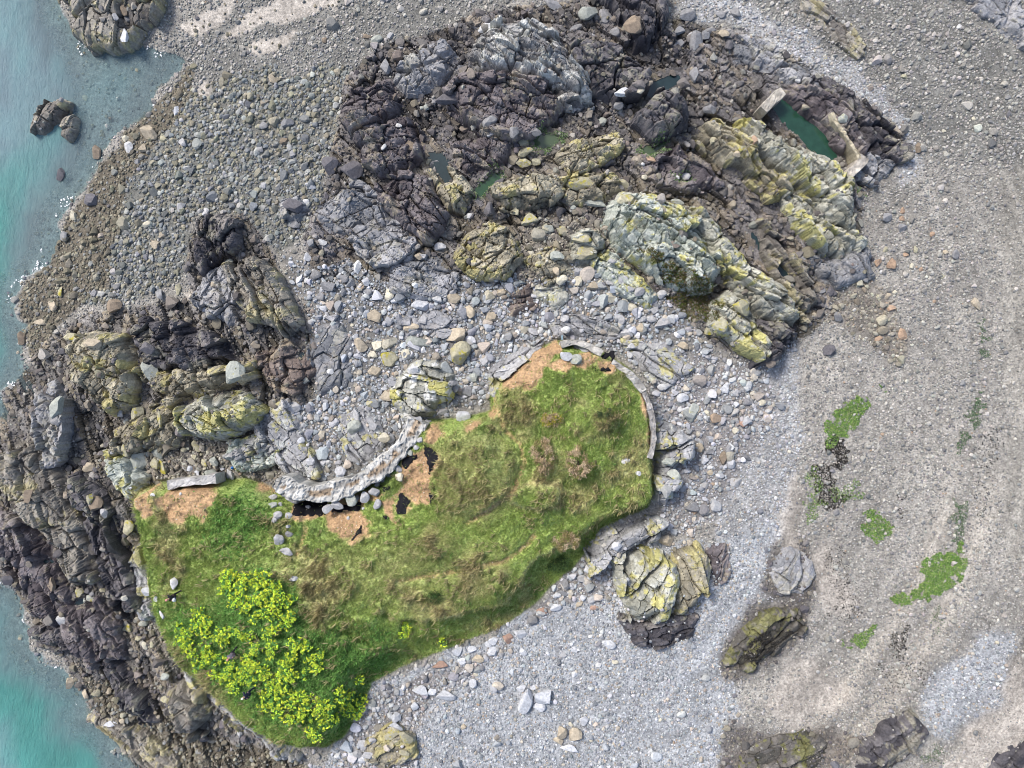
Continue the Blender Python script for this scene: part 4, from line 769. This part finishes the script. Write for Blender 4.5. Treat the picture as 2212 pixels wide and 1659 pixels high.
# ---------------------------------------------------------------- grass
def blades(name, n_try, hmin, hmax, wid, maskf, colf, nb, lean, mat):
    x = rng.uniform(-42, 20, n_try); y = rng.uniform(-37, 8, n_try)
    ok = (samp(dm, x, y) > .12); x, y = x[ok], y[ok]
    ok = rng.random(len(x)) < maskf(x, y); x, y = x[ok], y[ok]; n = len(x)
    z = samp(T, x, y); base = colf(x, y)
    wind = R(215) + 1.2 * samp(nz2, x, y)
    V = []; Cl = []
    for b in range(nb):
        a = np.where(rng.random(n) < .55, wind + rng.normal(0, .6, n), rng.uniform(0, 6.283, n)); h = rng.uniform(hmin, hmax, n); ln = h * rng.uniform(lean * .5, lean * 1.5, n)
        bx = x + rng.normal(0, .05, n); by = y + rng.normal(0, .05, n); w = wid * rng.uniform(.6, 1.3, n)
        px, py = -np.sin(a) * w, np.cos(a) * w
        v = np.stack([np.stack([bx - px, by - py, z - .04], 1), np.stack([bx + px, by + py, z - .04], 1), np.stack([bx + np.cos(a) * ln * .5 + px * .7, by + np.sin(a) * ln * .5 + py * .7, z + h * .7], 1),
                      np.stack([bx + np.cos(a) * ln, by + np.sin(a) * ln, z + h * .85], 1)], 1)
        V.append(v.reshape(-1, 3)); Cl.append(np.repeat(base * rng.uniform(.75, 1.3, (n, 1)), 4, 0))
    V = np.concatenate(V); Cl = np.concatenate(Cl); q = np.arange(len(V)).reshape(-1, 4)
    return tag(mesh_np(name, V, q, mat, np.clip(Cl, .005, .7)), kind='stuff')
def gcolf(x, y):
    c = np.stack([samp(grassc[..., i], x, y) for i in range(3)], 1)
    st = rng.random(len(x))[:, None] < (.08 + .3 * samp(dry, x, y))[:, None]
    lu = rng.random(len(x))[:, None] < .12
    c = np.where(st, c * .5 + .5 * np.array([.50, .44, .25]), c); return np.where(lu, c * .5 + .5 * np.array([.14, .29, .07]), c)
nosoil = lambda x, y: np.clip(1 - 1.15 * samp(soilm, x, y), 0.04, 1)
tag(blades('grass', 250000, .06, .15, .022, nosoil, gcolf, 3, 2.0, M_GRASS), 'short wind-combed green and straw grass covering the mound', 'grass')
tag(blades('tussock_grass', 60000, .28, .55, .026, lambda x, y: nosoil(x, y) * np.clip(samp(tus, x, y) * .8 * (.2 + samp(dry, x, y)), 0, 1), lambda x, y: np.array([.45, .40, .22]) * rng.uniform(.7, 1.25, (len(x), 1)), 5, 1.0, M_GRASS), 'long bleached tussock grass in rough drifts on the mound', 'grass')
tag(blades('weeds', 120000, .08, .24, .06, lambda x, y: np.clip(samp(lush, x, y), 0, 1) * .9 + .02 * (samp(dk, x, y) > .6), lambda x, y: np.array([.14, .28, .07]) * rng.uniform(.6, 1.5, (len(x), 1)), 3, 1.1, M_GRASS), 'lush dark green leafy weeds under the yellow flowers', 'weeds')

# small bare stones in the grass, soil crumbs
def crumbs():
    x = rng.uniform(-42, 20, 40000); y = rng.uniform(-37, 8, 40000); ok = (samp(dm, x, y) > 0) & (samp(soilm, x, y) > .5) & (rng.random(40000) < .5); x, y = x[ok], y[ok]; n = len(x)
    s = rng.uniform(.04, .13, n); c = np.where(rng.random((n, 1)) < .4, np.array([.5, .45, .36]), np.array([.38, .23, .12])) * rng.uniform(.8, 1.2, (n, 1))
    tag(stone_cloud('rubble', T0, I0[1], np.stack([x, y, samp(T, x, y) + .01], 1), np.stack([s, s * .8, s * .6], 1), rng.uniform(0, 6.28, n), rng.normal(0, .3, n), c), 'small stones and crumbs lying on the bare tan soil', 'rubble', kind='stuff')
crumbs()

# ---------------------------------------------------------------- people (positions first, so the plants leave room)
PEOPLE = [(386, 1281), (511, 1404), (545, 1489)]
def ground_at(u, v):
    z = 3.0
    for _ in range(4): x, y = W(u, v, z); z = float(samp(T, x, y))
    return x, y, z
PW = [ground_at(*p) for p in PEOPLE]

# ---------------------------------------------------------------- flowering plants
M_BLOOM = ground_mat('yellow_umbels', var=.25, grain=8, bump=0.0, rough=.7, spec=.2)
M_LEAF = ground_mat('plant_leaves', var=.3, grain=5, bump=0.0, rough=.6, spec=.3)
def plant_meshes(k):
    r = np.random.default_rng(800 + k); V = []; F = []; Cc = []
    for i in range(52):
        a = r.uniform(0, 6.283); d = r.uniform(.03, .45); z = r.uniform(.12, .7); l = r.uniform(.12, .22); w = l * .55; t = r.uniform(-.4, .4); b = len(V)
        c, s = math.cos(a), math.sin(a); cx, cy = c * d, s * d
        V += [(cx - s * w * .5, cy + c * w * .5, z), (cx + c * l * .6, cy + s * l * .6, z + t * l + .02), (cx + s * w * .5, cy - c * w * .5, z), (cx - c * l * .4, cy - s * l * .4, z - t * l * .4)]
        F.append((b, b + 1, b + 2, b + 3)); q = r.uniform(.6, 1.5); Cc += [(.08 * q, .21 * q, .04 * q)] * 4
    for i in range(5):
        a = r.uniform(0, 6.283); d = r.uniform(.05, .3); b = len(V); x, y = math.cos(a) * d, math.sin(a) * d
        V += [(x * .3 - .012, y * .3, -.05), (x * .3 + .012, y * .3, -.05), (x + .01, y, .7), (x - .01, y, .7)]; F.append((b, b + 1, b + 2, b + 3)); Cc += [(.08, .15, .02)] * 4
    leaf = (np.array(V), np.array(F), np.array(Cc))
    V = []; F = []; Cc = []
    for i in range(int(r.integers(15, 21))):
        a = r.uniform(0, 6.283); d = .52 * math.sqrt(r.random()); z = r.uniform(.5, .86) - .2 * d; R_ = r.uniform(.07, .15); q = r.uniform(.5, 1.25); hu = r.uniform(.75, 1.1); tx, ty = r.uniform(-.3, .3, 2)
        for j in range(int(r.integers(6, 9))):
            aa = r.uniform(0, 6.283); dd = R_ * math.sqrt(r.random()); x, y = math.cos(a) * d + math.cos(aa) * dd, math.sin(a) * d + math.sin(aa) * dd
            rr = r.uniform(.028, .06); zz = z + tx * (math.cos(aa) * dd) + ty * math.sin(aa) * dd - dd * .4; b = len(V)
            ph = r.uniform(0, 6.28)
            V += [(x + rr * math.cos(ph + t * 1.2566), y + rr * math.sin(ph + t * 1.2566), zz) for t in range(5)] + [(x, y, zz + rr * .9)]
            F += [(b + t, b + (t + 1) % 5, b + 5) for t in range(5)]
            qq = q * r.uniform(.8, 1.2); Cc += [(.52 * qq * hu, .60 * qq, .05 * qq)] * 6
    return leaf, (np.array(V), np.array(F), np.array(Cc))
PLM = []
for k in range(7):
    lf, bl = plant_meshes(k)
    a = mesh_np('flowering_plant', lf[0], lf[1], M_LEAF, lf[2]); b = mesh_np('blossom', bl[0], bl[1], M_BLOOM, bl[2]); PLM.append((a.data, b.data)); bpy.data.objects.remove(a); bpy.data.objects.remove(b)
def plant(x, y, lab, k, s):
    a = bpy.data.objects.new('flowering_plant', PLM[k][0]); b = bpy.data.objects.new('blossom', PLM[k][1]); C.objects.link(a); C.objects.link(b); b.parent = a
    a.location = (x, y, float(samp(T, x, y)) - .05); a.rotation_euler = (0, 0, rb.uniform(0, 6.28)); a.scale = (s, s, s * rb.uniform(.8, 1.1)); tag(a, lab, 'plant', 'yellow flowering plants on the grassy slope')
FLW = [("498 1238 520 1224 548 1226 585 1252 622 1282 652 1312 640 1340 604 1336 562 1310 522 1290 496 1262", 1.0, "yellow flowering plant in the dense upper patch near the white stone"),
       ("382 1345 430 1330 470 1370 502 1402 500 1470 462 1470 410 1432 382 1392", .8, "yellow flowering plant in the patch beside the grey-jacketed person"),
       ("470 1440 540 1495 620 1548 700 1600 745 1590 770 1545 740 1520 662 1515 602 1470 542 1432", .8, "yellow flowering plant in the dense band along the lower slope"),
       ("480 1345 560 1350 640 1362 692 1400 662 1480 742 1500 762 1540 700 1530 600 1478 510 1430", .5, "yellow flowering plant scattered among green weeds on the middle slope")]
pcount = 0; taken = []
for s, pr, lab in FLW:
    p = wpoly(s, 3.9); lo, hi = p.min(0), p.max(0); gx = np.arange(lo[0], hi[0], .80); gy = np.arange(lo[1], hi[1], .80); x, y = np.meshgrid(gx, gy)
    x = x.ravel() + rng.uniform(-.35, .35, x.size); y = y.ravel() + rng.uniform(-.35, .35, x.size); d = sdf(p, x, y) + .35 + .7 * fbm(x / 1.2, y / 1.2, 91, 2)
    for i in np.nonzero((d > 0) & (rng.random(x.size) < pr))[0]:
        if any(math.hypot(x[i] - a, y[i] - b) < 1.0 for a, b, _ in PW) or any(math.hypot(x[i] - a, y[i] - b) < .5 for a, b in taken): continue
        if pcount >= 290: break
        taken.append((x[i], y[i])); plant(x[i], y[i], lab, rb.randrange(7), rb.uniform(.95, 1.35)); pcount += 1
for u, v, lab in ((881, 1352, "upper of two lone yellow plants by the grassy step"), (876, 1366, "lower of two lone yellow plants by the grassy step"), (957, 1383, "lone yellow plant low on the steep south slope"), (780, 1462, "lone yellow plant near the slope's shingle corner"), (660, 1395, "lone yellow plant beside the little ditch"), (692, 1412, "lone yellow plant below the little ditch"), (497, 1236, "lone yellow plant above the dense upper patch"), (690, 1438, "lone yellow plant in the green weeds above the shingle")):
    x, y, z = ground_at(u, v); plant(x, y, lab, rb.randrange(7), 1.0)

# ---------------------------------------------------------------- bushes
M_TWIG = ground_mat('dry_twigs', var=.3, grain=4, bump=0.0, rough=.85)
def bush(u, v, rx, ry, h, label, cols, nleaf):
    x, y, z = ground_at(u, v); root = empty('bush', (x, y, z)); tag(root, label, 'bush', 'bushes on the mound')
    V = []; F = []; Cc = []
    for i in range(7):
        a = rng.uniform(0, 6.28); b = len(V); ex, ey, ez = math.cos(a) * rx * .6, math.sin(a) * ry * .6, h * rng.uniform(.5, .9)
        for (cx, cy, cz, w) in ((0, 0, -.1, .05), (ex * .4, ey * .4, ez * .6, .035), (ex, ey, ez, .015)):
            V += [(cx + w, cy, cz), (cx - w * .5, cy + w * .87, cz), (cx - w * .5, cy - w * .87, cz)]; Cc += [(.16, .12, .08)] * 3
        for k in range(2):
            for j in range(3): F.append((b + k * 3 + j, b + k * 3 + (j + 1) % 3, b + k * 3 + 3 + (j + 1) % 3, b + k * 3 + 3 + j))
    mesh_np('trunk', np.array(V), np.array(F), M_TWIG, np.array(Cc), parent=root)
    ncl = 38; V = []; F = []; Cc = []
    ca = rng.uniform(0, 6.28, ncl); cd = np.sqrt(rng.random(ncl)); cx = np.cos(ca) * cd * rx; cy = np.sin(ca) * cd * ry; cz = h * (1 - .6 * cd ** 2) * rng.uniform(.6, 1.05, ncl); cc = [cols[i] for i in rng.integers(0, len(cols), ncl)]
    for i in range(nleaf):
        k = rng.integers(0, ncl); p = np.array([cx[k], cy[k], cz[k]]) + rng.normal(0, .13, 3); dr = rng.normal(0, 1, 3) + np.array([cx[k], cy[k], .4]); dr /= np.linalg.norm(dr); l = rng.uniform(.1, .24); w = np.cross(dr, rng.normal(0, 1, 3)); w /= np.linalg.norm(w) / (.022 + .012 * rng.random())
        b = len(V); V += [p - w, p + dr * l, p + w]; F.append((b, b + 1, b + 2)); q = rng.uniform(.65, 1.3); Cc += [tuple(t * q for t in cc[k])] * 3
    mesh_np('foliage', np.array(V), np.array(F), M_TWIG, np.array(Cc), parent=root)
STR = [(.44, .33, .21), (.52, .40, .27), (.32, .24, .13), (.20, .19, .06)]
bush(1172, 985, 1.0, 1.5, 1.5, "straw-brown oval bush beside the footpath", STR, 2600)
bush(1250, 998, 1.1, 1.3, 1.8, "tall brown withered bush standing alone on green grass", STR, 2800)
bush(1222, 1168, 1.05, .8, 1.2, "low brown bush near the mound's lower rim", STR, 2000)
bush(1190, 905, .9, .6, .7, "faint straw bush speckled with yellow bloom", STR[:3] + [(.40, .36, .04)], 1300)
bush(1312, 905, 1.1, .9, .8, "dark green shrubby clump near the east rim", [(.05, .08, .03), (.08, .10, .04), (.20, .17, .08)], 1600)
bush(1205, 1215, 1.0, .7, .6, "deep green hollow bush on the slope below the low brown bush", [(.035, .07, .02), (.05, .09, .025)], 1500)
bush(938, 1290, .6, .5, .5, "small green tuft bush on the open grass", [(.05, .1, .025), (.12, .13, .05)], 900)

# ---------------------------------------------------------------- seaweed on the strand
def weed(name, polys, n, smin, smax, cols, lab, thr=0.0):
    P = []
    for s, w in polys:
        p = wpoly(s, 0); lo, hi = p.min(0) - .6, p.max(0) + .6; m = int(n * w * (hi - lo).prod())
        x = rng.uniform(lo[0], hi[0], m); y = rng.uniform(lo[1], hi[1], m); d = sdf(p, x, y)
        ok = (.7 * fbm(x / .7, y / .7, 611, 3) + .35 * fbm(x / 2.5, y / 2.5, 612, 2) + .6 * np.clip(d / .9, -1.4, .5) > thr); P.append(np.stack([x[ok], y[ok]], 1))
    P = np.concatenate(P); m = len(P); z = samp(G, P[:, 0], P[:, 1]) + rng.uniform(.03, .12, m); V = []
    a = rng.uniform(0, 6.28, m); s = rng.uniform(smin, smax, m); asp = rng.uniform(.4, .9, m)
    for dx, dy in ((-1, -.3), (-.1, -1), (1, .1), (.2, 1)):
        ux, uy = dx * s, dy * s * asp; V.append(np.stack([P[:, 0] + ux * np.cos(a) - uy * np.sin(a), P[:, 1] + ux * np.sin(a) + uy * np.cos(a), z + rng.uniform(-.03, .05, m)], 1))
    V = np.stack(V, 1).reshape(-1, 3); c = np.array(cols)[rng.integers(0, len(cols), m)] * rng.uniform(.7, 1.35, (m, 1))
    tag(mesh_np(name, V, np.arange(4 * m).reshape(-1, 4), M_WEED, np.clip(np.repeat(c, 4, 0), .004, .7)), lab, 'seaweed', kind='stuff')
weed('green_seaweed', [("1778 925 1825 875 1880 842 1890 858 1850 900 1832 942 1790 955", 1.3), ("1850 1088 1885 1112 1922 1150 1892 1166 1862 1130", 1), ("2000 1205 2075 1178 2092 1222 2042 1272 1960 1312 1928 1292 1990 1262", 1.6), ("1832 1392 1868 1362 1895 1345 1878 1388 1842 1408", 1),
 ("1735 1030 1760 1020 1775 1120 1745 1130", .4), ("1800 1060 1850 1040 1860 1075 1820 1085", .3), ("1890 835 1915 825 1910 845 1895 850", .4)], 420, .03, .065, [(.12, .23, .035), (.08, .18, .03), (.19, .29, .06), (.05, .12, .03), (.22, .27, .10)], 'bright green sea lettuce in ragged beds on the strand', -.02)
weed('dull_seaweed', [("2105 835 2130 850 2122 890 2098 930 2070 990 2050 1000 2075 930 2090 890", 1), ("2060 1080 2085 1090 2090 1180 2050 1180", .8), ("2110 700 2125 690 2130 770 2115 790", .7), ("2020 1300 2040 1310 2035 1360 2015 1350", .5), ("1980 1630 2030 1610 2040 1640 1990 1660", .5)], 260, .025, .06, [(.045, .10, .04), (.06, .12, .05), (.08, .13, .05)], 'dull green weed thinly strewn along the far strand', .12)
weed('rock_weed', [("1150 298 1178 284 1218 298 1192 322 1160 326", 1), ("1382 325 1428 298 1436 312 1405 345 1385 340", 1), ("1830 405 1850 400 1865 425 1845 440", .8), ("1018 432 1035 395 1072 366 1088 380 1048 425", .5), ("1450 395 1482 370 1502 385 1480 402", .6)], 260, .03, .06, [(.12, .19, .06), (.2, .26, .14), (.06, .13, .03)], 'pale green weed in the tide pools among dark rock', .0)
weed('black_seaweed', [("1785 952 1825 940 1832 1002 1810 1002 1790 975", 1.2), ("1758 1010 1800 1000 1795 1060 1835 1075 1800 1112 1770 1100 1748 1050", .8), ("1590 1420 1640 1350 1722 1330 1690 1385 1640 1430", 1.0), ("1780 1180 1830 1180 1860 1330 1790 1330", .12), ("1925 1360 1960 1355 1950 1420 1925 1420", .5), ("1890 1440 2000 1430 2010 1480 1900 1500", .12), ("2100 940 2160 930 2150 1080 2100 1150", .1), ("1870 830 1880 828 1882 860 1868 862", .8), ("1930 1060 1960 1020 1950 1120 1930 1130", .25)], 240, .03, .08, [(.018, .015, .012), (.03, .024, .018), (.012, .012, .012)], 'black rotting wrack strewn on the strand', .1)

# foam where the swell breaks on the rocks
def foam():
    m = 60000; x = rng.uniform(-50, -20, m); y = rng.uniform(-38, 38, m); d = samp(dl, x, y)
    ok = (d < .25) & (d > -1.0) & (fbm(x / 1.6, y / 1.6, 643, 3) > .33 + .25 * np.abs(d + .2)); x, y = x[ok], y[ok]; m = len(x)
    a = rng.uniform(0, 6.28, m); s = rng.uniform(.03, .11, m); V = []
    for t in range(5): V.append(np.stack([x + np.cos(a + t * 1.257) * s * rng.uniform(.6, 1.2, m), y + np.sin(a + t * 1.257) * s * rng.uniform(.6, 1.2, m), np.full(m, SEA + .03) + rng.uniform(0, .03, m)], 1))
    tag(mesh_np('foam', np.stack(V, 1).reshape(-1, 3), np.arange(5 * m).reshape(-1, 5), flat_mat('sea_foam', (.62, .64, .66), .6)), 'flecks of white foam along the rocky waterline', 'foam', kind='stuff')
foam()

# grass tufts in the rocky hollow below the hump
def hollow():
    p = wpoly("1540 640 1560 660 1552 700 1500 690 1440 640 1470 630 1400 565 1370 545 1400 540 1470 585 1530 600", 1.5); lo, hi = p.min(0), p.max(0); m = 26000
    x = rng.uniform(lo[0], hi[0], m); y = rng.uniform(lo[1], hi[1], m); ok = sdf(p, x, y) + .8 * fbm(x / .8, y / .8, 991, 3) > .1; x, y = x[ok], y[ok]; m = len(x); z = samp(G, x, y)
    a = rng.uniform(0, 6.28, m); h = rng.uniform(.1, .3, m); w = .03; ca, sa = np.cos(a), np.sin(a)
    V = np.stack([np.stack([x - sa * w, y + ca * w, z - .03], 1), np.stack([x + sa * w, y - ca * w, z - .03], 1), np.stack([x + ca * h * .8, y + sa * h * .8, z + h * .8], 1)], 1).reshape(-1, 3)
    c = np.where(rng.random((m, 1)) < .5, np.array([.09, .13, .03]), np.array([.20, .15, .08])) * rng.uniform(.7, 1.3, (m, 1))
    tag(mesh_np('turf', V, np.arange(3 * m).reshape(-1, 3), M_GRASS, np.repeat(c, 3, 0)), 'thin green and brown turf in the rocky hollow', 'turf', kind='stuff')
hollow()

# ---------------------------------------------------------------- people
SKIN = flat_mat('skin', (.52, .30, .22), .6)
def skinmesh(name, verts, edges, rad, mat, parent, root=0, sub=1):
    me = bpy.data.meshes.new(name); me.from_pydata(verts, edges, []); o = bpy.data.objects.new(name, me); C.objects.link(o)
    if parent: o.parent = parent
    o.modifiers.new('s', 'SKIN'); o.modifiers.new('d', 'SUBSURF').levels = sub; o.modifiers['d'].render_levels = sub
    for i, v in enumerate(me.skin_vertices[0].data): v.radius = (rad[i], rad[i]) if not isinstance(rad[i], tuple) else rad[i]; v.use_root = (i == root)
    me.materials.append(mat); return o
def person(loc, rz, label, jacket, trousers, hairc, stride, bend):
    x, y, z = loc
    j = {'pel': (0, 0, .95), 'abd': (bend * .10, 0, 1.12), 'che': (bend * .25, 0, 1.34), 'nec': (bend * .34, 0, 1.5), 'hd0': (bend * .38 + .02, 0, 1.60), 'hd1': (bend * .42 + .03, 0, 1.73)}
    for s, n in ((1, 'l'), (-1, 'r')):
        st = stride * s
        j[n + 'hip'] = (0, .1 * s, .9); j[n + 'kne'] = (st * .22 + .05, .11 * s, .50); j[n + 'ank'] = (st * .42 - (.06 if st < 0 else 0), .11 * s, .09 + (.05 if st < 0 else 0)); j[n + 'toe'] = (st * .42 + .16, .13 * s, .045)
        j[n + 'sho'] = (bend * .25, .19 * s, 1.41); j[n + 'elb'] = (bend * .2 - st * .22 - .03, .27 * s, 1.14); j[n + 'wri'] = (bend * .25 - st * .35 + .10, .26 * s, .93)
    V = []; E = []; Rr = []; ix = {}
    def add(k, r, p=None, co=None):
        ix[k] = len(V); V.append(co or j[k]); Rr.append(r)
        if p: E.append((ix[p], ix[k]))
    add('pel', .13); add('abd', (.14, .11), 'pel'); add('che', (.15, .115), 'abd'); add('nec', .055, 'che'); add('hd0', (.075, .085), 'nec'); add('hd1', (.075, .09), 'hd0')
    hx, hy, hz = j['hd0']; add('nose', .014, 'hd0', (hx + .105, 0, hz + .045))
    for s, n in ((1, 'l'), (-1, 'r')):
        add(n + 'hip', .09, 'pel'); add(n + 'kne', .06, n + 'hip'); add(n + 'ank', .042, n + 'kne'); add(n + 'toe', .035, n + 'ank')
        add(n + 'sho', .065, 'che'); add(n + 'elb', .046, n + 'sho'); add(n + 'wri', .03, n + 'elb')
        wx_, wy_, wz_ = j[n + 'wri']; add(n + 'palm', (.036, .02), n + 'wri', (wx_ + .03, wy_, wz_ - .075))
        for f, (fy, fl) in enumerate(((.028, .075), (.010, .085), (-.010, .078), (-.028, .06))):
            add(f'{n}f{f}', .010, n + 'palm', (wx_ + .045 + fy, wy_ + .004 * f, wz_ - .115)); add(f'{n}g{f}', .008, f'{n}f{f}', (wx_ + .04 + fy * 1.1, wy_ - .02 * s, wz_ - .115 - fl * .7))
        add(n + 'th', .011, n + 'palm', (wx_ + .075, wy_ - .02 * s, wz_ - .085)); add(n + 'th2', .009, n + 'th', (wx_ + .09, wy_ - .03 * s, wz_ - .12))
    body = skinmesh('person', V, E, Rr, SKIN, None); body.location = (x, y, z - .02); body.rotation_euler = (0, 0, rz); tag(body, label, 'person')
    def part(name, ks, es, rr, mat): return skinmesh(name, [j[k] for k in ks], [(ks.index(a), ks.index(b)) for a, b in es], rr, mat, body)
    part('jacket', ['che', 'abd', 'pel', 'nec', 'lsho', 'lelb', 'lwri', 'rsho', 'relb', 'rwri'], [('che', 'abd'), ('abd', 'pel'), ('che', 'nec'), ('che', 'lsho'), ('lsho', 'lelb'), ('lelb', 'lwri'), ('che', 'rsho'), ('rsho', 'relb'), ('relb', 'rwri')], [(.19, .15), (.18, .14), .16, .075, .09, .066, .048, .09, .066, .048], jacket)
    part('trousers', ['pel', 'lhip', 'lkne', 'lank', 'rhip', 'rkne', 'rank'], [('pel', 'lhip'), ('lhip', 'lkne'), ('lkne', 'lank'), ('pel', 'rhip'), ('rhip', 'rkne'), ('rkne', 'rank')], [.15, .115, .085, .07, .115, .085, .07], trousers)
    for n in 'lr': part('shoe', [n + 'ank', n + 'toe'], [(n + 'ank', n + 'toe')], [.058, .05], SHOE)
    h = chisel(I2[0], 3, .85, .98, .01, rng); h = h[:, :] * np.array([.245, .205, .16]); h[:, 2] = np.maximum(h[:, 2], -.02 + .1 * (h[:, 0] < 0) * h[:, 0])
    o = mesh_np('hair', h + np.array([j['hd1'][0] - .015, 0, j['hd1'][2] + .035]), I2[1], hairc, parent=body, smooth=True)
    for s in (1, -1):
        e = mesh_np('eye', I1[0] * .011 + np.array([hx + .088, .033 * s, hz + .075]), I1[1], DARK, parent=body); e2 = mesh_np('ear', chisel(I1[0], 2, .6, .9, 0, rng) * np.array([.05, .025, .06]) + np.array([hx, .088 * s, hz + .06]), I1[1], SKIN, parent=body)
    mesh_np('mouth', I1[0] * np.array([.008, .024, .006]) + np.array([hx + .094, 0, hz + .005]), I1[1], flat_mat('lips', (.35, .12, .1)), parent=body)
    return body
SHOE = flat_mat('shoe', (.35, .32, .28)); DARK = flat_mat('dark_eye', (.01, .01, .01), .3); BLKC = flat_mat('black_cloth', (.012, .013, .016), .9); GRYC = flat_mat('grey_cloth', (.13, .12, .15), .9); NAVY = flat_mat('navy_cloth', (.012, .018, .04), .9)
person(PW[0], R(205), "walking person in black clothes with a white bag near the whitish rock bank", BLKC, BLKC, flat_mat('pink_cap', (.55, .25, .22)), .8, .7)
person(PW[1], R(240), "person in a grey jacket walking through the yellow flowers", GRYC, flat_mat('dark_denim', (.02, .022, .03)), flat_mat('fair_red_hair', (.50, .25, .17)), .7, .6)
person(PW[2], R(200), "person in navy clothes with white-blond hair low on the flower slope", NAVY, NAVY, flat_mat('white_hair', (.72, .68, .55)), .6, .6)
def bag():
    x, y, z = PW[0]; a = R(205); V = chisel(I2[0], 4, .8, .95, .0, rng) * np.array([.24, .40, .52]); c, s = math.cos(a), math.sin(a)
    root = empty('bag', (x + c * .02 - s * .30, y + s * .02 + c * .30, z + 1.12)); root.rotation_euler = (0, 0, a); tag(root, "white and blue shoulder bag carried by the person in black", 'bag')
    mesh_np('pouch', V, I2[1], flat_mat('white_canvas', (.75, .75, .76)), parent=root, smooth=True); mesh_np('flap', V * np.array([1.06, 1.04, .5]) + np.array([0, .0, -.1]), I2[1], flat_mat('blue_canvas', (.08, .07, .30)), parent=root, smooth=True)
bag()

# ---------------------------------------------------------------- litter
x, y, z = ground_at(503, 1010.5)
z = float(samp(G, x, y)); V = I2[0] * .14; V[:, 2] *= .9
o = mesh_np('float', V, I2[1], flat_mat('blue_plastic', (.01, .16, .55), .35), smooth=True); o.location = (x, y, z + .16); tag(o, "bright blue plastic float lost among stones by the straight wall", 'float')
V2 = [(math.cos(t) * .05, math.sin(t) * .05, zz) for zz in (.11, .2) for t in np.linspace(0, 6.283, 10, endpoint=False)]
mesh_np('eyelet', np.array(V2), np.array([(i, (i + 1) % 10, 10 + (i + 1) % 10, 10 + i) for i in range(10)]), flat_mat('blue_plastic_dark', (.01, .08, .3)), parent=o)
x, y = W(1216, 726, 1.5); z = float(samp(G, x, y)); n = 14
V = [(math.cos(t) * r, h, math.sin(t) * r) for r, h in ((.075, -.3), (.075, .3), (.06, .3), (.06, -.3)) for t in np.linspace(0, 6.283, n, endpoint=False)]
F = [(k * n + i, k * n + (i + 1) % n, ((k + 1) % 4) * n + (i + 1) % n, ((k + 1) % 4) * n + i) for k in range(4) for i in range(n)]
o = mesh_np('pipe', np.array(V), np.array(F), flat_mat('blue_grey_pipe', (.20, .30, .36), .5)); o.location = (x, y, z + .15); o.rotation_euler = (R(-15), 0, 0); tag(o, "short blue-grey pipe poking out below the white boulder", 'pipe')

# ---------------------------------------------------------------- light and camera
w = bpy.data.worlds.new("World"); sc.world = w; w.use_nodes = True; nt = w.node_tree
sky = nt.nodes.new('ShaderNodeTexSky'); sky.sky_type = 'NISHITA'; sky.sun_disc = False
AZ, EL = R(315), R(48)             # sun towards the upper left of the map
sky.sun_elevation = EL; sky.sun_rotation = AZ; sky.air_density = 1.0; sky.dust_density = 3.0
nt.links.new(sky.outputs[0], nt.nodes['Background'].inputs[0]); nt.nodes['Background'].inputs[1].default_value = 0.115
sd = bpy.data.lights.new('sun', 'SUN'); sd.energy = 1.75; sd.angle = R(12); sd.color = (1, .96, .9); so = bpy.data.objects.new('sun', sd); C.objects.link(so)
dx, dy, dz = math.sin(AZ) * math.cos(EL), math.cos(AZ) * math.cos(EL), math.sin(EL)
from mathutils import Vector
so.rotation_euler = Vector((dx, dy, dz)).to_track_quat('Z', 'Y').to_euler(); so.location = (dx * 50, dy * 50, dz * 50)
cam = bpy.data.cameras.new('camera'); co = bpy.data.objects.new('camera', cam); C.objects.link(co); co.location = (0, 0, CH); co.rotation_euler = (0, 0, 0)
cam.sensor_width = 36; cam.lens = 18 * CH / (1106 * S); cam.clip_end = 6000; sc.camera = co
sc.cycles.filter_width = 1.0
sc.view_settings.view_transform = 'Standard'; sc.view_settings.look = 'None'; sc.view_settings.exposure = 1.05; sc.view_settings.gamma = 1.0
